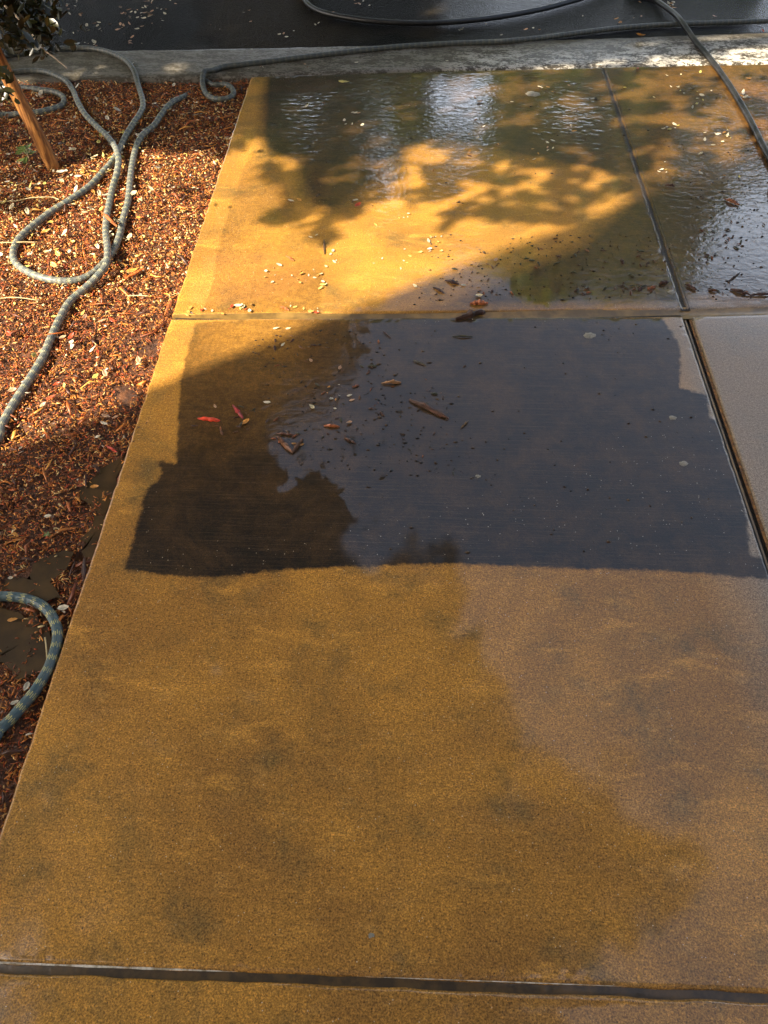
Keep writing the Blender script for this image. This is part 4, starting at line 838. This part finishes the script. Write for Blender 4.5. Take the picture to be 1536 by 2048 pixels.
scatter('fallen_leaf', 24, [(40, 120), (500, 112), (900, 95), (900, 125), (500, 140), (60, 150)], (.012, .024), ['pale', 'brown', 'pink'], 'small dry leaf lying on the shaded grey kerb', 'leaves on the shaded kerb', 17)
scatter('fallen_leaf', 30, [(300, 840), (110, 1180), (120, 1150), (260, 860)], (.008, .014), ['brown', 'orange'], 'tiny brown leaf at the shaded edge of the bed', 'tiny leaves at the bed edge', 18)
# the leaves that show largest stay objects, the rest become one litter of small leaves
def shows(o):
    d = np.linalg.norm(np.array(o.location) - [0, 0, CAM_H]); q = PIX(np.array([o.location]))[0]
    return -1 if not (-15 < q[0] < 1550 and -15 < q[1] < 2060) else o.scale[0] / d
LEAVES.sort(key=lambda a: -(shows(a[0]) + (10 if a[1] is None else 0)))
for o, _g in LEAVES[:285]: C.objects.link(o)
V, Fq, cols, b = [], [], [], 0
for o, _g in LEAVES[285:]:
    me = o.data; n = len(me.vertices); v = np.empty(n * 3, np.float32); me.vertices.foreach_get('co', v); M = Matrix.LocRotScale(o.location, o.rotation_euler, o.scale); M = np.array(M)
    V.append(v.reshape(-1, 3) @ M[:3, :3].T + M[:3, 3]); f = np.empty(len(me.polygons) * 4, np.int32); me.polygons.foreach_get('vertices', f); Fq.append(f.reshape(-1, 4) + b); b += n
    c = np.empty(n * 4, np.float32); me.attributes['col'].data.foreach_get('color', c); cols.append(c.reshape(-1, 4)[:, :3]); bpy.data.objects.remove(o)
me = mesh('leaf_litter', np.vstack(V), np.vstack(Fq), 'litter', True); cattr(me, 'col', np.vstack(cols)); tag(link('leaf_litter', me), kind='stuff', label='smallest dry leaves strewn over the mulch, pavement and street')
# white chalky lumps stuck to the slab
for (x, y, s, lab) in ((1180, 671, .020, 'largest whitish mortar spot below the cross joint'), (1345, 836, .012, 'ring shaped whitish spot near the right joint'), (1368, 927, .013, 'whitish mortar spot lower down near the right joint'), (742, 1871, .006, 'single pale pebble on the lower pavement'), (956, 953, .008, 'small pale chip in the middle of the dark pavement'), (1343, 585, .014, 'pale mortar spot beside the water filled groove'), (1066, 188, .035, 'round grey patch stuck to the upper pavement')):
    p = G(x, y); r = np.random.default_rng(int(x)); m = 14; a = np.linspace(0, 2 * np.pi, m, endpoint=False); rad = s * r.uniform(.65, 1.1, m)
    V = [(0, 0, s * .14)] + [(rad[k] * .6 * math.cos(a[k]), rad[k] * .5 * math.sin(a[k]), s * .12) for k in range(m)] + [(rad[k] * math.cos(a[k]), rad[k] * .8 * math.sin(a[k]), 0) for k in range(m)]
    Fc = [(0, 1 + k, 1 + (k + 1) % m) for k in range(m)] + [(1 + k, 1 + m + k, 1 + m + (k + 1) % m, 1 + (k + 1) % m) for k in range(m)]
    me = mesh('mortar_spot', V, Fc, 'mulch', True); cattr(me, 'col', np.array([(.27, .24, .18)]) * r.uniform(.8, 1.15, (len(V), 1)))
    tag(link('mortar_spot', me, loc=(p[0], p[1], .0006)), lab, 'mortar spot')
# crumbs of dirt
r = np.random.default_rng(99); V, Fq, cols = [], [], []; b = 0
poly_c = [gp(q) for q in ([(860, 470), (1345, 470), (1345, 600), (820, 610)], [(1380, 360), (1700, 330), (1800, 600), (1380, 600)], [(480, 660), (720, 660), (900, 800), (1000, 960), (740, 960), (560, 900)], [(560, 180), (1500, 160), (1500, 400), (600, 420)], [(700, 650), (1360, 640), (1400, 900), (1450, 1100), (700, 1120)])]
for pi_, cnt in zip(poly_c, (420, 420, 380, 260, 160)):
    P = np.array(pi_); lo, hi = P.min(0), P.max(0); k = 0
    while k < cnt:
        p = r.uniform(lo, hi)
        if not inpoly(p[None], pi_)[0]: continue
        s = .0012 + r.random() ** 2.5 * .0035; k += 1
        q = r.normal(size=(6, 3)) * .15 + np.array([(1, 0, 0), (0, 1, 0), (-1, 0, 0), (0, -1, 0), (0, 0, .8), (0, 0, -.3)]); q *= [s * r.uniform(.8, 2), s, s]
        V.append(q + [p[0], p[1], s * .3]); Fq += [(b + i_, b + (i_ + 1) % 4, b + 4) for i_ in range(4)] + [(b + (i_ + 1) % 4, b + i_, b + 5) for i_ in range(4)]; b += 6
        cols.append(np.repeat(np.array([[(.02, .012, .007), (.06, .03, .012), (.10, .06, .03)][r.integers(3)]]), 6, 0))
me = mesh('dirt_crumbs', np.vstack(V), np.array(Fq), 'mulch'); cattr(me, 'col', np.vstack(cols)); tag(link('dirt_crumbs', me), kind='stuff', label='dark crumbs of dirt washed over the wet pavement')

# ------------------------------------------------------------------ the house behind the photographer, whose corner throws the big shadow
HX, HY, HZ = -4.83, -1.2, 7.0
Hs = thing('house', 'two storey stucco house behind the viewpoint casting the big shadow', 'house', (HX, HY, -.1))
boxobj('wall', [(0, 13, -9, 0, 0, HZ + .1)], 'plaster', Hs)
boxobj('foundation', [(-.02, 13.02, -9.02, .02, 0, .25)], 'kerb', Hs)
V = [(.003, 0.003, HZ + .1), (13, .003, HZ + .1), (13, -9, HZ + .1), (0.003, -9, HZ + .1), (3.5, -4.5, HZ + 1.4), (9.5, -4.5, HZ + 1.4)]
link('roof', mesh('roof', V, [(0, 1, 5, 4), (1, 2, 5), (2, 3, 4, 5), (3, 0, 4), (3, 2, 1, 0)], 'roof'), Hs)
boxobj('garage_door', [(3.2, 8.2, .003, .05, .1, 2.4)] + [(3.3, 8.1, .053, .07, .2 + k * .56, .2 + k * .56 + .46) for k in range(4)], 'paint', Hs)
for x in (1.2, 4.5, 8.0, 11.0):
    w = boxobj('window', [(x - .08, x + 1.28, .003, .06, 4.3, 4.38), (x - .08, x + 1.28, .003, .06, 5.6, 5.68), (x - .08, x, .003, .06, 4.38, 5.6), (x + 1.2, x + 1.28, .003, .06, 4.38, 5.6)], 'paint', Hs)
    boxobj('pane', [(x, x + 1.2, .005, .02, 4.38, 5.6)], 'glass', w)
